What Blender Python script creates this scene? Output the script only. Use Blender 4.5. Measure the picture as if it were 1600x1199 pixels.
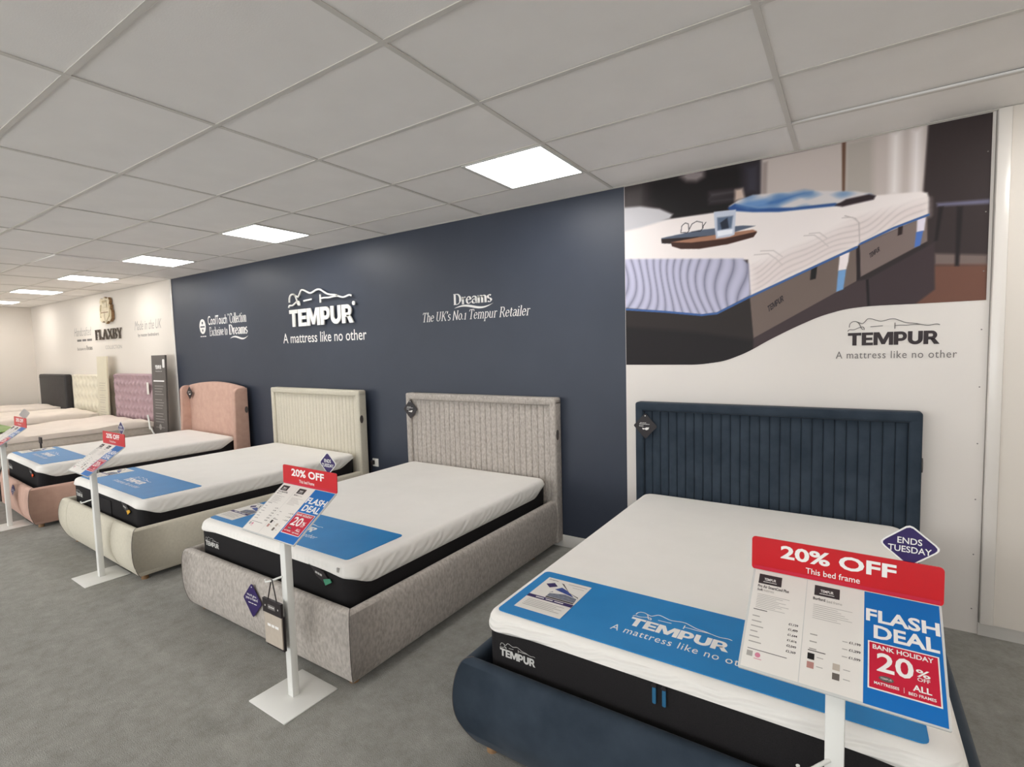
import bpy, bmesh, math, random
import numpy as np
from mathutils import Vector, Matrix

for o in list(bpy.data.objects):
    bpy.data.objects.remove(o, do_unlink=True)
SC = bpy.context.scene
COL = SC.collection
random.seed(7)

# ------------------------------------------------------------------ camera
CAM_H = 1.655
F_PX, YAW, PITCH, ROLL = 801.32, 0.582847, -0.068608, -0.0262
def make_camera():
    cy, sy, cp, sp = math.cos(YAW), math.sin(YAW), math.cos(PITCH), math.sin(PITCH)
    f = Vector((-sy * cp, cy * cp, sp)); r = Vector((cy, sy, 0)); u = r.cross(f)
    c, s = math.cos(ROLL), math.sin(ROLL)
    r, u = c * r + s * u, -s * r + c * u
    cam = bpy.data.cameras.new('camera'); o = bpy.data.objects.new('camera', cam); COL.objects.link(o)
    cam.sensor_fit = 'HORIZONTAL'; cam.sensor_width = 36; cam.lens = F_PX / 1600 * 36; cam.clip_start = .02
    o.matrix_world = Matrix(((r.x, u.x, -f.x, 0), (r.y, u.y, -f.y, 0), (r.z, u.z, -f.z, CAM_H), (0, 0, 0, 1)))
    SC.camera = o
make_camera()

# ------------------------------------------------------------------ world, exposure
DAYLIGHT = 5.0                           # overcast daylight outside, entering by the added rear openings
wd = bpy.data.worlds.new('world'); SC.world = wd; wd.use_nodes = True
wd.node_tree.nodes['Background'].inputs[0].default_value = (.93, .97, 1, 1)
wd.node_tree.nodes['Background'].inputs[1].default_value = DAYLIGHT
SC.view_settings.view_transform = 'Standard'; SC.view_settings.look = 'None'
SC.view_settings.gamma = 1; SC.view_settings.use_curve_mapping = False
SC.view_settings.exposure = -0.03
PANEL_STRENGTH = 16.0
PANEL_COLOR = (1.0, .982, .96)

# openings added behind the camera so daylight brightens the room (portals only steer sampling)
XL, XR, YB = -15.04, 3.31, -5.16         # end wall, right wall, rear wall
ADDED_OPENINGS = [(-14.4, -11.4), (-10.9, -7.9), (-7.4, -4.4), (-3.9, -.9), (-.4, 2.6)]; WZ0, WZ1 = .35, 2.55
for x0, x1 in ADDED_OPENINGS:
    ld = bpy.data.lights.new('window_portal', 'AREA'); ld.shape = 'RECTANGLE'; ld.size = x1 - x0; ld.size_y = WZ1 - WZ0; ld.cycles.is_portal = True
    lo = bpy.data.objects.new('window_portal', ld); COL.objects.link(lo); lo.location = ((x0 + x1) / 2, YB - .05, (WZ0 + WZ1) / 2); lo.rotation_euler = (math.radians(90), 0, 0)

# ------------------------------------------------------------------ materials
def lin(c):
    c = c / 255.0
    return c / 12.92 if c <= .04045 else ((c + .055) / 1.055) ** 2.4
def S(rgb):
    return (lin(rgb[0]), lin(rgb[1]), lin(rgb[2]), 1)
MATS = {}
def mat(name, rgb, rough=.6, spec=.5, var=0, scale=40, bump=0, bscale=None, sheen=0, metal=0, stretch=None, detail=3):
    """procedural principled material: colour noise of +-var, noise bump"""
    m = bpy.data.materials.new(name); m.use_nodes = True; MATS[name] = m
    nt = m.node_tree; b = nt.nodes['Principled BSDF']
    b.inputs['Base Color'].default_value = S(rgb); b.inputs['Roughness'].default_value = rough
    b.inputs['Specular IOR Level'].default_value = spec; b.inputs['Metallic'].default_value = metal
    if sheen:
        b.inputs['Sheen Weight'].default_value = sheen; b.inputs['Sheen Roughness'].default_value = .4
    if var or bump:
        tc = nt.nodes.new('ShaderNodeNewGeometry'); src = tc.outputs['Position']
        if stretch:
            mp = nt.nodes.new('ShaderNodeMapping'); mp.inputs['Scale'].default_value = stretch
            nt.links.new(src, mp.inputs[0]); src = mp.outputs[0]
    if var:
        n = nt.nodes.new('ShaderNodeTexNoise'); n.inputs['Scale'].default_value = scale; n.inputs['Detail'].default_value = detail
        nt.links.new(src, n.inputs['Vector'])
        r = nt.nodes.new('ShaderNodeValToRGB')
        r.color_ramp.elements[0].position = .3; r.color_ramp.elements[1].position = .7
        r.color_ramp.elements[0].color = S([max(0, c - var) for c in rgb]); r.color_ramp.elements[1].color = S([min(255, c + var) for c in rgb])
        nt.links.new(n.outputs['Fac'], r.inputs[0]); nt.links.new(r.outputs[0], b.inputs['Base Color'])
    if bump:
        n2 = nt.nodes.new('ShaderNodeTexNoise'); n2.inputs['Scale'].default_value = bscale or scale * 4; n2.inputs['Detail'].default_value = 2
        nt.links.new(src, n2.inputs['Vector'])
        bp = nt.nodes.new('ShaderNodeBump'); bp.inputs['Strength'].default_value = bump; bp.inputs['Distance'].default_value = .004
        nt.links.new(n2.outputs['Fac'], bp.inputs['Height']); nt.links.new(bp.outputs[0], b.inputs['Normal'])
    return m
mat('carpet', (146, 144, 138), .95, .1, var=21, scale=9, bump=1.0, bscale=210, detail=13)
for _n in MATS['carpet'].node_tree.nodes:
    if _n.type == 'TEX_NOISE' and _n.inputs['Detail'].default_value > 10: _n.inputs['Roughness'].default_value = .86
mat('wall_cream', (220, 212, 202), .55, .3, var=1.5, scale=1.2)
mat('wall_white', (222, 215, 208), .38, .4, var=1.5, scale=1.5)
mat('wall_navy', (52, 58, 71), .45, .4, var=1.5, scale=3, bump=.03, bscale=500)
mat('gloss_white', (226, 220, 213), .22, .5, var=1, scale=3)
mat('skirting', (206, 202, 196), .4, .4, var=2, scale=6)
mat('ceiling_tile', (244, 240, 236), .8, .2, var=2, scale=4, bump=.10, bscale=160)
mat('grid_metal', (214, 209, 202), .5, .4, var=2, scale=5)
mat('void', (40, 38, 36), .9, .1, var=3)
mat('white_steel', (226, 225, 220), .38, .45, var=1, scale=8)
mat('velvet_navy', (46, 56, 67), .8, .2, var=6, scale=9, bump=.25, bscale=420, sheen=.1, detail=8)
mat('chenille_taupe', (176, 168, 160), .92, .15, var=17, scale=70, bump=.5, bscale=420, sheen=.1, detail=8, stretch=(1, 1, .55))
mat('linen_cream', (204, 197, 180), .9, .15, var=4, scale=60, bump=.25, bscale=500, sheen=.08)
mat('velvet_pink', (196, 160, 144), .85, .15, var=5, scale=14, bump=.2, bscale=400, sheen=.1)
mat('velvet_mauve', (172, 146, 150), .85, .15, var=5, scale=14, sheen=.1)
mat('tuft_cream', (218, 210, 190), .85, .15, var=4, scale=14, sheen=.08)
mat('leather_black', (46, 43, 43), .5, .4, var=4, scale=10)
mat('mattress_black', (33, 31, 32), .85, .2, var=4, scale=300, bump=.2, bscale=700)
mat('wood_leg', (140, 108, 76), .5, .4, var=14, scale=14)
mat('slat_wood', (190, 160, 120), .6, .3, var=14, scale=12)
mat('mat_blue', (26, 126, 190), .42, .4, var=3, scale=6)
mat('mat_green', (120, 150, 70), .5, .3, var=5, scale=8)
mat('print_white', (236, 233, 229), .5, .3, var=1, scale=9)
mat('paper', (226, 221, 214), .45, .35, var=1.5, scale=9)
mat('print_grey', (168, 163, 157), .6, .2, var=2)
mat('print_mid', (120, 115, 112), .6, .2, var=2)
mat('print_dark', (58, 50, 52), .6, .3, var=2)
mat('print_black', (30, 27, 28), .5, .3, var=2)
mat('print_purple', (48, 32, 88), .45, .3, var=3)
mat('print_navyblue', (48, 70, 140), .5, .3, var=16, scale=60)
mat('print_slate', (110, 114, 128), .5, .3, var=14, scale=80)
mat('print_pink', (206, 128, 150), .5, .3, var=3)
mat('swatch_rose', (178, 130, 122), .6, .2, var=3)
mat('swatch_sand', (184, 172, 158), .6, .2, var=3)
mat('swatch_umber', (104, 96, 90), .6, .2, var=3)
mat('sign_red', (196, 5, 22), .32, .45, var=2, scale=5)
mat('deal_red', (196, 26, 56), .35, .4, var=2, scale=5)
mat('deal_blue', (8, 106, 182), .3, .45, var=2, scale=5)
mat('acrylic', (206, 206, 202), .15, .5, var=1)
mat('tag_black', (36, 30, 32), .45, .4, var=3)
mat('badge_dark', (82, 74, 70), .35, .5, var=3)
mat('raised_white', (240, 238, 232), .35, .4, var=1)
mat('crest_gold', (214, 200, 170), .5, .4, var=10, scale=18, bump=.8, bscale=30)
mat('crest_edge', (140, 108, 74), .5, .4, var=8)
mat('letter_brown', (72, 60, 48), .5, .4, var=4)
mat('board_grey', (96, 90, 86), .5, .35, var=3, scale=6)
mat('board_cream', (214, 205, 182), .5, .35, var=2, scale=6)
mat('ticking', (206, 196, 184), .85, .15, var=6, scale=30, bump=.3, bscale=60)
mat('ticking_top', (236, 224, 212), .85, .15, var=3, scale=8, bump=.3, bscale=14)
mat('divan_grey', (196, 188, 178), .9, .1, var=6, scale=80, stretch=(1, 1, .3))
mat('tag_green', (70, 140, 110), .5, .3, var=4)
mat('tag_yellow', (222, 170, 50), .5, .3, var=4)
mat('tag_orange', (222, 84, 36), .5, .3, var=4)
mat('tag_teal', (40, 96, 132), .5, .3, var=4)
mat('silver', (196, 194, 190), .4, .5, var=3)
mat('pvc_white', (228, 226, 220), .4, .4, var=2)

def cover_material(name, scale, strength, dist, turn=(.5, .35, .6), axis='X'):
    """knitted mattress cover: wavy quilted relief"""
    m = mat(name, (236, 232, 226), .82, .2, var=1.5, scale=6)
    nt = m.node_tree; b = nt.nodes['Principled BSDF']
    tc = nt.nodes.new('ShaderNodeNewGeometry')
    mp = nt.nodes.new('ShaderNodeMapping'); mp.inputs['Rotation'].default_value = turn
    nt.links.new(tc.outputs['Position'], mp.inputs[0])
    w = nt.nodes.new('ShaderNodeTexWave'); w.bands_direction = axis; w.inputs['Scale'].default_value = scale; w.inputs['Distortion'].default_value = 5
    w.inputs['Detail'].default_value = 1; w.inputs['Detail Scale'].default_value = .7
    nt.links.new(mp.outputs[0], w.inputs['Vector'])
    # quilted borders only: the top panel is a plain knit
    g = nt.nodes.new('ShaderNodeNewGeometry'); sx = nt.nodes.new('ShaderNodeSeparateXYZ')
    nt.links.new(g.outputs['True Normal'], sx.inputs[0])
    mr = nt.nodes.new('ShaderNodeMapRange'); mr.inputs[1].default_value = .6; mr.inputs[2].default_value = .95
    mr.inputs[3].default_value = strength; mr.inputs[4].default_value = strength * .06
    nt.links.new(sx.outputs[2], mr.inputs[0])
    bp = nt.nodes.new('ShaderNodeBump'); bp.inputs['Distance'].default_value = dist
    nt.links.new(mr.outputs[0], bp.inputs['Strength'])
    nt.links.new(w.outputs['Fac'], bp.inputs['Height']); nt.links.new(bp.outputs[0], b.inputs['Normal'])
cover_material('cover_fine', 11, .28, .008)
cover_material('cover_bold', 14, .5, .010, (0, .12, 0), 'Z')

def attr_material(name, rough):
    m = bpy.data.materials.new(name); m.use_nodes = True; MATS[name] = m
    nt = m.node_tree; b = nt.nodes['Principled BSDF']; b.inputs['Roughness'].default_value = rough; b.inputs['Specular IOR Level'].default_value = .25
    a = nt.nodes.new('ShaderNodeVertexColor'); a.layer_name = 'print'
    nt.links.new(a.outputs['Color'], b.inputs['Base Color'])
attr_material('photo_print', .5)

def emit_material():
    m = bpy.data.materials.new('led_diffuser'); m.use_nodes = True; MATS['led_diffuser'] = m
    nt = m.node_tree; b = nt.nodes['Principled BSDF']
    b.inputs['Base Color'].default_value = (.9, .9, .88, 1)
    b.inputs['Emission Color'].default_value = (*PANEL_COLOR, 1); b.inputs['Emission Strength'].default_value = PANEL_STRENGTH
emit_material()

# ------------------------------------------------------------------ mesh helpers
def V3(*a): return Vector(a)
class MB:
    """collects shapes into one mesh"""
    def __init__(s): s.v = []; s.f = []
    def add(s, verts, faces):
        n = len(s.v); s.v += [tuple(p) for p in verts]; s.f += [tuple(i + n for i in f) for f in faces]; return s
    def box(s, x0, x1, y0, y1, z0, z1):
        return s.add([(x0, y0, z0), (x1, y0, z0), (x1, y1, z0), (x0, y1, z0), (x0, y0, z1), (x1, y0, z1), (x1, y1, z1), (x0, y1, z1)],
                     [(3, 2, 1, 0), (4, 5, 6, 7), (0, 1, 5, 4), (1, 2, 6, 5), (2, 3, 7, 6), (3, 0, 4, 7)])
    def rbox(s, x0, x1, y0, y1, z0, z1, r, seg=2):
        bm = bmesh.new(); bmesh.ops.create_cube(bm, size=1)
        for v in bm.verts:
            v.co = Vector((x0 if v.co.x < 0 else x1, y0 if v.co.y < 0 else y1, z0 if v.co.z < 0 else z1))
        bmesh.ops.bevel(bm, geom=bm.edges[:], offset=r, segments=seg, profile=.5, affect='EDGES')
        bm.verts.index_update(); s.add([v.co[:] for v in bm.verts], [[v.index for v in f.verts] for f in bm.faces]); bm.free(); return s
    def prism(s, pts, o, R, U, N, n0, n1):
        """polygon pts (u,v) extruded along N between n0 and n1"""
        k = len(pts)
        a = [o + R * u + U * v + N * n0 for u, v in pts]; b = [o + R * u + U * v + N * n1 for u, v in pts]
        return s.add(a + b, [tuple(range(k))[::-1], tuple(range(k, 2 * k))] + [(i, (i + 1) % k, k + (i + 1) % k, k + i) for i in range(k)])
    def tube(s, pts, r, seg=8):
        pts = [Vector(p) for p in pts]; rings = []
        for i, p in enumerate(pts):
            t = (pts[min(i + 1, len(pts) - 1)] - pts[max(i - 1, 0)]).normalized()
            a = t.cross(Vector((0, 0, 1)) if abs(t.z) < .9 else Vector((1, 0, 0))).normalized(); b = t.cross(a)
            rings.append([p + a * r * math.cos(2 * math.pi * k / seg) + b * r * math.sin(2 * math.pi * k / seg) for k in range(seg)])
        n = len(pts)
        return s.add([q for rg in rings for q in rg], [(i * seg + k, i * seg + (k + 1) % seg, (i + 1) * seg + (k + 1) % seg, (i + 1) * seg + k) for i in range(n - 1) for k in range(seg)]
                     + [tuple(range(seg))[::-1], tuple(range((n - 1) * seg, n * seg))])
    def build(s, name, m, parent=None, smooth=None):
        me = bpy.data.meshes.new(name); me.from_pydata(s.v, [], s.f); me.materials.append(MATS[m])
        if smooth:
            me.polygons.foreach_set('use_smooth', [True] * len(me.polygons)); me.set_sharp_from_angle(angle=math.radians(smooth))
        me.update()
        o = bpy.data.objects.new(name, me); COL.objects.link(o); o.parent = parent
        return o
def empty(name, loc=(0, 0, 0), rz=0):
    o = bpy.data.objects.new(name, None); COL.objects.link(o); o.location = loc; o.rotation_euler = (0, 0, rz); o.empty_display_size = .1
    return o
def tag(o, label, cat, group=None):
    o['label'] = label; o['category'] = cat
    if group: o['group'] = group
    return o
def struct(o, label=None):
    o['kind'] = 'structure'
    if label: o['label'] = label
    return o

# text: the built-in font, as flat polygons
_tc = {}
def text_polys(s, bold=0.0, shear=0.0, extr=0.0, space=1.0):
    k = (s, bold, shear, extr, space)
    if k not in _tc:
        cu = bpy.data.curves.new('t', 'FONT'); cu.body = s; cu.offset = bold; cu.shear = shear; cu.resolution_u = 3; cu.space_character = space
        cu.extrude = extr
        o = bpy.data.objects.new('t', cu); me = o.to_mesh()
        v = [tuple(x.co) for x in me.vertices]; f = [tuple(p.vertices) for p in me.polygons]
        o.to_mesh_clear(); bpy.data.objects.remove(o); bpy.data.curves.remove(cu)
        _tc[k] = (v, f)
    return _tc[k]

# a small stroke-built serif alphabet (cap height 1, x-height .66)
def arc(cx, cy, rx, ry, a0, a1, n=10):
    return [(cx + rx * math.cos(math.radians(a0 + (a1 - a0) * i / n)), cy + ry * math.sin(math.radians(a0 + (a1 - a0) * i / n))) for i in range(n + 1)]
SF = .09
def ser(x, y, w=.12): return [(x - w, y), (x + w, y)]
XH = .66
GL = {
 'D': (.88, [[(.2, 0), (.2, 1)], [(.06, 1), (.4, 1)] + arc(.4, .5, .38, .5, 90, -90) + [(.06, 0)]]),
 'r': (.5, [[(.18, 0), (.18, XH)], ser(.18, 0), [(.06, XH), (.18, XH)], [(.18, .44)] + arc(.36, .46, .16, .19, 150, 50, 5)]),
 'e': (.58, [[(.08, .37), (.5, .37)], arc(.29, .33, .21, .33, 8, 330, 14)]),
 'a': (.58, [arc(.27, .46, .19, .2, 160, 0, 6) + [(.46, .1), (.56, .02)], [(.46, .4)] + arc(.25, .19, .17, .19, 70, 360, 10)]),
 'm': (.98, [[(.16, 0), (.16, XH)], ser(.16, 0), [(.04, XH), (.16, XH)], arc(.33, .45, .17, .21, 170, 0, 6) + [(.5, 0)], ser(.5, 0), arc(.67, .45, .17, .21, 170, 0, 6) + [(.84, 0)], ser(.84, 0)]),
 'n': (.66, [[(.16, 0), (.16, XH)], ser(.16, 0), [(.04, XH), (.16, XH)], arc(.34, .45, .17, .21, 170, 0, 6) + [(.51, 0)], ser(.51, 0)]),
 's': (.48, [arc(.25, .5, .15, .16, 30, 250, 8) + arc(.24, .17, .17, .17, 75, -150, 9)]),
 'T': (.74, [[(.37, 0), (.37, 1)], ser(.37, 0, .15), [(.04, .82), (.06, 1), (.68, 1), (.7, .82)]]),
 'h': (.66, [[(.16, 0), (.16, 1.02)], ser(.16, 0), [(.04, 1.02), (.16, 1.02)], arc(.34, .45, .17, .21, 170, 0, 6) + [(.51, 0)], ser(.51, 0)]),
 'U': (.86, [[(.18, 1), (.18, .3)] + arc(.43, .3, .25, .3, 180, 360, 10) + [(.68, 1)], ser(.18, 1, .14), ser(.68, 1, .12)]),
 'K': (.86, [[(.2, 0), (.2, 1)], ser(.2, 0), ser(.2, 1), [(.7, 1), (.22, .42)], [(.36, .6), (.76, 0)], ser(.7, 1, .1), ser(.76, 0, .1)]),
 "'": (.2, [[(.1, 1.02), (.07, .76)]]),
 'N': (.9, [[(.16, 0), (.16, 1)], [(.16, 1), (.72, 0)], [(.72, 0), (.72, 1)], ser(.16, 0, .1), ser(.72, 1, .1)]),
 'o': (.6, [arc(.3, .33, .22, .33, 0, 360, 16)]),
 '.': (.24, [[(.1, 0), (.1, .1)]]),
 '1': (.46, [[(.24, 0), (.24, .7)], [(.1, .58), (.24, .7)], ser(.24, 0, .13)]),
 'p': (.66, [[(.16, -.3), (.16, XH)], ser(.16, -.3), [(.04, XH), (.16, XH)], arc(.34, .33, .22, .33, 150, -150, 12)]),
 'u': (.66, [[(.14, XH), (.14, .2)] + arc(.32, .2, .18, .2, 180, 340, 6), [(.5, XH), (.5, 0)], [(.04, XH), (.14, XH)], [(.5, 0), (.6, 0)]]),
 'R': (.84, [[(.2, 0), (.2, 1)], ser(.2, 0), [(.06, 1), (.42, 1)] + arc(.42, .75, .22, .25, 90, -90, 8) + [(.2, .5)], [(.44, .5), (.76, 0)], ser(.74, 0, .08)]),
 't': (.42, [[(.18, .86), (.18, .14)] + arc(.28, .14, .1, .14, 180, 320, 4), [(.04, XH), (.36, XH)]]),
 'i': (.32, [[(.16, 0), (.16, XH)], ser(.16, 0), [(.05, XH), (.16, XH)], [(.16, .84), (.16, .95)]]),
 'l': (.32, [[(.16, 0), (.16, 1.02)], ser(.16, 0), [(.05, 1.02), (.16, 1.02)]]),
 'E': (.76, [[(.2, 0), (.2, 1)], [(.66, .8), (.64, 1), (.06, 1)], [(.06, 0), (.66, 0), (.7, .22)], [(.2, .52), (.52, .52)]]),
 'x': (.62, [[(.08, XH), (.52, 0)], [(.52, XH), (.08, 0)], ser(.1, XH, .09), ser(.5, 0, .09)]),
 'c': (.54, [arc(.29, .33, .21, .33, 45, 320, 12)]),
 'v': (.6, [[(.08, XH), (.3, 0)], [(.3, 0), (.52, XH)], ser(.1, XH, .09), ser(.5, XH, .08)]),
 'C': (.84, [arc(.45, .5, .37, .5, 45, 318, 14), [(.72, .98), (.72, .74)]]),
 'F': (.72, [[(.2, 0), (.2, 1)], ser(.2, 0, .14), [(.64, .78), (.63, 1), (.06, 1)], [(.2, .52), (.5, .52)]]),
 'L': (.72, [[(.2, 0), (.2, 1)], ser(.2, 1, .14), [(.06, 0), (.62, 0), (.66, .24)]]),
 'A': (.84, [[(.42, 1), (.74, 0)], [(.42, 1), (.1, 0)], [(.2, .34), (.62, .34)], ser(.1, 0, .1), ser(.74, 0, .12)]),
 'X': (.84, [[(.1, 1), (.72, 0)], [(.72, 1), (.1, 0)], ser(.12, 1, .12), ser(.7, 1, .1), ser(.12, 0, .1), ser(.72, 0, .12)]),
 'B': (.8, [[(.2, 0), (.2, 1)], [(.06, 1), (.4, 1)] + arc(.4, .76, .22, .24, 90, -90, 8) + [(.2, .52)], [(.4, .52)] + arc(.42, .26, .26, .26, 90, -90, 8) + [(.06, 0)]]),
 'Y': (.8, [[(.08, 1), (.4, .46)], [(.72, 1), (.4, .46)], [(.4, .46), (.4, 0)], ser(.4, 0, .14), ser(.1, 1, .12), ser(.7, 1, .1)]),
 ' ': (.3, []),
}
def strip(pts, width):
    """polyline to (verts, faces); width a number or function of the direction"""
    pts = [p for i, p in enumerate(pts) if i == 0 or math.dist(p, pts[i - 1]) > 1e-6]; v = []; n = len(pts)
    for i, p in enumerate(pts):
        a = pts[max(i - 1, 0)]; b = pts[min(i + 1, n - 1)]
        dx, dy = b[0] - a[0], b[1] - a[1]; L = math.hypot(dx, dy) or 1; dx /= L; dy /= L
        w = width(dx, dy) if callable(width) else width
        v += [(p[0] - dy * w / 2, p[1] + dx * w / 2), (p[0] + dy * w / 2, p[1] - dx * w / 2)]
    return v, [(2 * i, 2 * i + 1, 2 * i + 3, 2 * i + 2) for i in range(n - 1)]
def serif_polys(s, thick=.17, thin=.06, shear=0):
    def wf(dx, dy):
        k = abs(dy)
        if .35 < abs(dx) and k > .35 and dx * dy > 0: k *= .35
        return thin + (thick - thin) * k ** 1.5
    V = []; F = []; x = 0
    for ch in s:
        adv, st = GL[ch]
        for p in st:
            v, f = strip(p, wf); n = len(V)
            V += [(a + x + b * shear, b, 0) for a, b in v]; F += [tuple(i + n for i in q) for q in f]
        x += adv
    return V, F
FIGURE = [  # the reclining figure over the word mark, in units of the word's width
 [(.014, .197), (.017, .232), (.042, .257), (.083, .262), (.118, .249), (.139, .218), (.153, .183), (.174, .169)],
 [(-.004, .156), (.014, .176), (.063, .169), (.104, .183), (.139, .197), (.174, .201), (.188, .183), (.185, .165)],
 [(.104, .253), (.146, .239), (.167, .232), (.194, .253), (.222, .285), (.257, .285), (.313, .267), (.368, .25), (.417, .257), (.465, .271), (.521, .274), (.576, .253), (.646, .225), (.743, .218), (.799, .204), (.868, .19), (.91, .194), (.965, .204), (.997, .193)],
 [(.528, .201), (.59, .204), (.66, .2), (.743, .207), (.799, .204)],
 [(.528, .232), (.528, .169)],
 [(.257, .197), (.313, .2), (.396, .204)],
]
def brick(x0, y0, x1, y1): return [(x0, y0), (x1, y0), (x1, y1), (x0, y1)]
def mstrip(pts, w):
    v, f = strip(pts, w); return [[v[i] for i in q] for q in f]
BOLD = {  # heavy sans capitals as convex pieces, cap height 1
 'T': (.80, [brick(0, .78, .8, 1), brick(.27, 0, .53, .78)]),
 'E': (.66, [brick(0, 0, .26, 1), brick(.26, .79, .66, 1), brick(.26, .4, .62, .6), brick(.26, 0, .66, .21)]),
 'M': (1.12, [brick(0, 0, .24, 1), brick(.88, 0, 1.12, 1), [(.24, 1), (.24, .62), (.46, .06), (.56, .06), (.56, .44), (.33, 1)], [(.88, 1), (.79, 1), (.56, .44), (.56, .06), (.66, .06), (.88, .62)]]),
 'P': (.74, [brick(0, 0, .26, 1)] + mstrip([(.26, .89), (.42, .89)] + arc(.42, .64, .2, .25, 90, -90) + [(.26, .39)], .22)),
 'U': (.82, mstrip([(.13, 1), (.13, .4)] + arc(.41, .4, .28, .28, 180, 360) + [(.69, 1)], .25)),
 'R': (.84, [brick(0, 0, .26, 1)] + mstrip([(.26, .89), (.42, .89)] + arc(.42, .67, .19, .22, 90, -90) + [(.26, .45)], .22) + [[(.34, .43), (.6, .42), (.86, 0), (.56, 0)]]),
}
def word_mark_polys(s='TEMPUR', gap=.03):
    V = []; F = []; x = 0
    for ch in s:
        w, ps = BOLD[ch]
        for p in ps:
            F.append(tuple(range(len(V), len(V) + len(p)))); V += [(x + q[0], q[1], 0) for q in p]
        x += w + gap
    return V, F
def word_groups(V, F, gap):
    """faces of a line of text grouped into words by the gaps between them"""
    iv = sorted((min(V[i][0] for i in f), max(V[i][0] for i in f), k) for k, f in enumerate(F)); out = []; end = -9e9
    for x0, x1, k in iv:
        if x0 - end > gap: out.append([])
        out[-1].append(k); end = max(end, x1)
    return out
class Plane:
    """a flat frame on which print is laid: origin, right, up"""
    def __init__(s, o, R, U):
        s.o = Vector(o); s.R = Vector(R).normalized(); s.U = Vector(U).normalized(); s.N = s.R.cross(s.U)
    def P(s, u, v, n=0): return s.o + s.R * u + s.U * v + s.N * n
    def rect(s, mb, u0, v0, u1, v1, n): return s.poly(mb, [(u0, v0), (u1, v0), (u1, v1), (u0, v1)], n)
    def poly(s, mb, pts, n): mb.add([s.P(u, v, n) for u, v in pts], [tuple(range(len(pts)))]); return s
    def slab(s, mb, pts, n0, n1): mb.prism(pts, s.o, s.R, s.U, s.N, n0, n1); return s
    def fit(s, mb, polys, u0, v0, w, h, n, zscale=1):
        V, F = polys
        x0 = min(p[0] for p in V); x1 = max(p[0] for p in V); y0 = min(p[1] for p in V); y1 = max(p[1] for p in V)
        kx = w / (x1 - x0) if w else h / (y1 - y0); ky = h / (y1 - y0) if h else kx
        mb.add([s.P(u0 + (p[0] - x0) * kx, v0 + (p[1] - y0) * ky, n + p[2] * zscale) for p in V], F); return s
    def text(s, mb, t, u0, v0, w, h, n=.001, bold=0., shear=0., space=1.):
        if t == '#':                          # print too small to read in the photograph: a broken line
            for x0, x1 in ((0, .3), (.36, .62), (.68, 1)): s.rect(mb, u0 + w * x0, v0 + h * .2, u0 + w * x1, v0 + h * .8, n)
            return s
        return s.fit(mb, text_polys(t, bold, shear, 0, space), u0, v0, w, h, n)
    def serif(s, mb, t, u0, v0, w, h, n=.001, thick=.17, thin=.06, shear=0): return s.fit(mb, serif_polys(t, thick, thin, shear), u0, v0, w, h, n)
    def mark(s, mb, u0, v0, w, h, n=.001): return s.fit(mb, word_mark_polys(), u0, v0, w, h, n)
    def words(s, t, u0, v0, w, h, m, parent, n=.001, bold=0., shear=0., space=1., serif=None, name='word'):
        """a line of print as one part for each word"""
        V, F = serif_polys(t, *serif, shear) if serif else text_polys(t, bold, shear, 0, space)
        full = MB(); s.fit(full, (V, F), u0, v0, w, h, n)
        for ks in word_groups(V, F, .17 if not serif else .2):
            used = sorted({i for k in ks for i in F[k]}); ix = {q: j for j, q in enumerate(used)}
            MB().add([full.v[i] for i in used], [[ix[i] for i in F[k]] for k in ks]).build(name, m, parent)
        return s
    def stroke(s, mb, pts, width, n=.001):
        v, f = strip(pts, width); mb.add([s.P(a, b, n) for a, b in v], f); return s
    def figure(s, mb, u0, v0, w, width, n=.001, vs=1.0, depth=0):
        for k in FIGURE:
            # smooth the polyline
            pts = k
            for _ in range(2):
                q = [pts[0]]
                for a, b in zip(pts, pts[1:]):
                    q += [(a[0] * .75 + b[0] * .25, a[1] * .75 + b[1] * .25), (a[0] * .25 + b[0] * .75, a[1] * .25 + b[1] * .75)]
                pts = q + [pts[-1]]
            pts = [(u0 + a * w, v0 + b * w * vs) for a, b in pts]
            v, f = strip(pts, width)
            if depth:
                m = len(v) // 2; top = [s.P(a, b, n + depth) for a, b in v]; bot = [s.P(a, b, n) for a, b in v]; L = len(v)
                ff = [tuple(q) for q in f] + [(2 * i, 2 * i + 2, L + 2 * i + 2, L + 2 * i) for i in range(m - 1)] + [(2 * i + 1, L + 2 * i + 1, L + 2 * i + 3, 2 * i + 3) for i in range(m - 1)]
                mb.add(top + bot, ff)
            else:
                mb.add([s.P(a, b, n) for a, b in v], f)
        return s
def ellipse(cx, cy, rx, ry, n=20): return [(cx + rx * math.cos(2 * math.pi * i / n), cy + ry * math.sin(2 * math.pi * i / n)) for i in range(n)]
def rrect(u0, v0, u1, v1, r, k=4):
    out = []
    for cx, cy, a in ((u1 - r, v0 + r, -90), (u1 - r, v1 - r, 0), (u0 + r, v1 - r, 90), (u0 + r, v0 + r, 180)):
        out += arc(cx, cy, r, r, a, a + 90, k)
    return out

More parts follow.
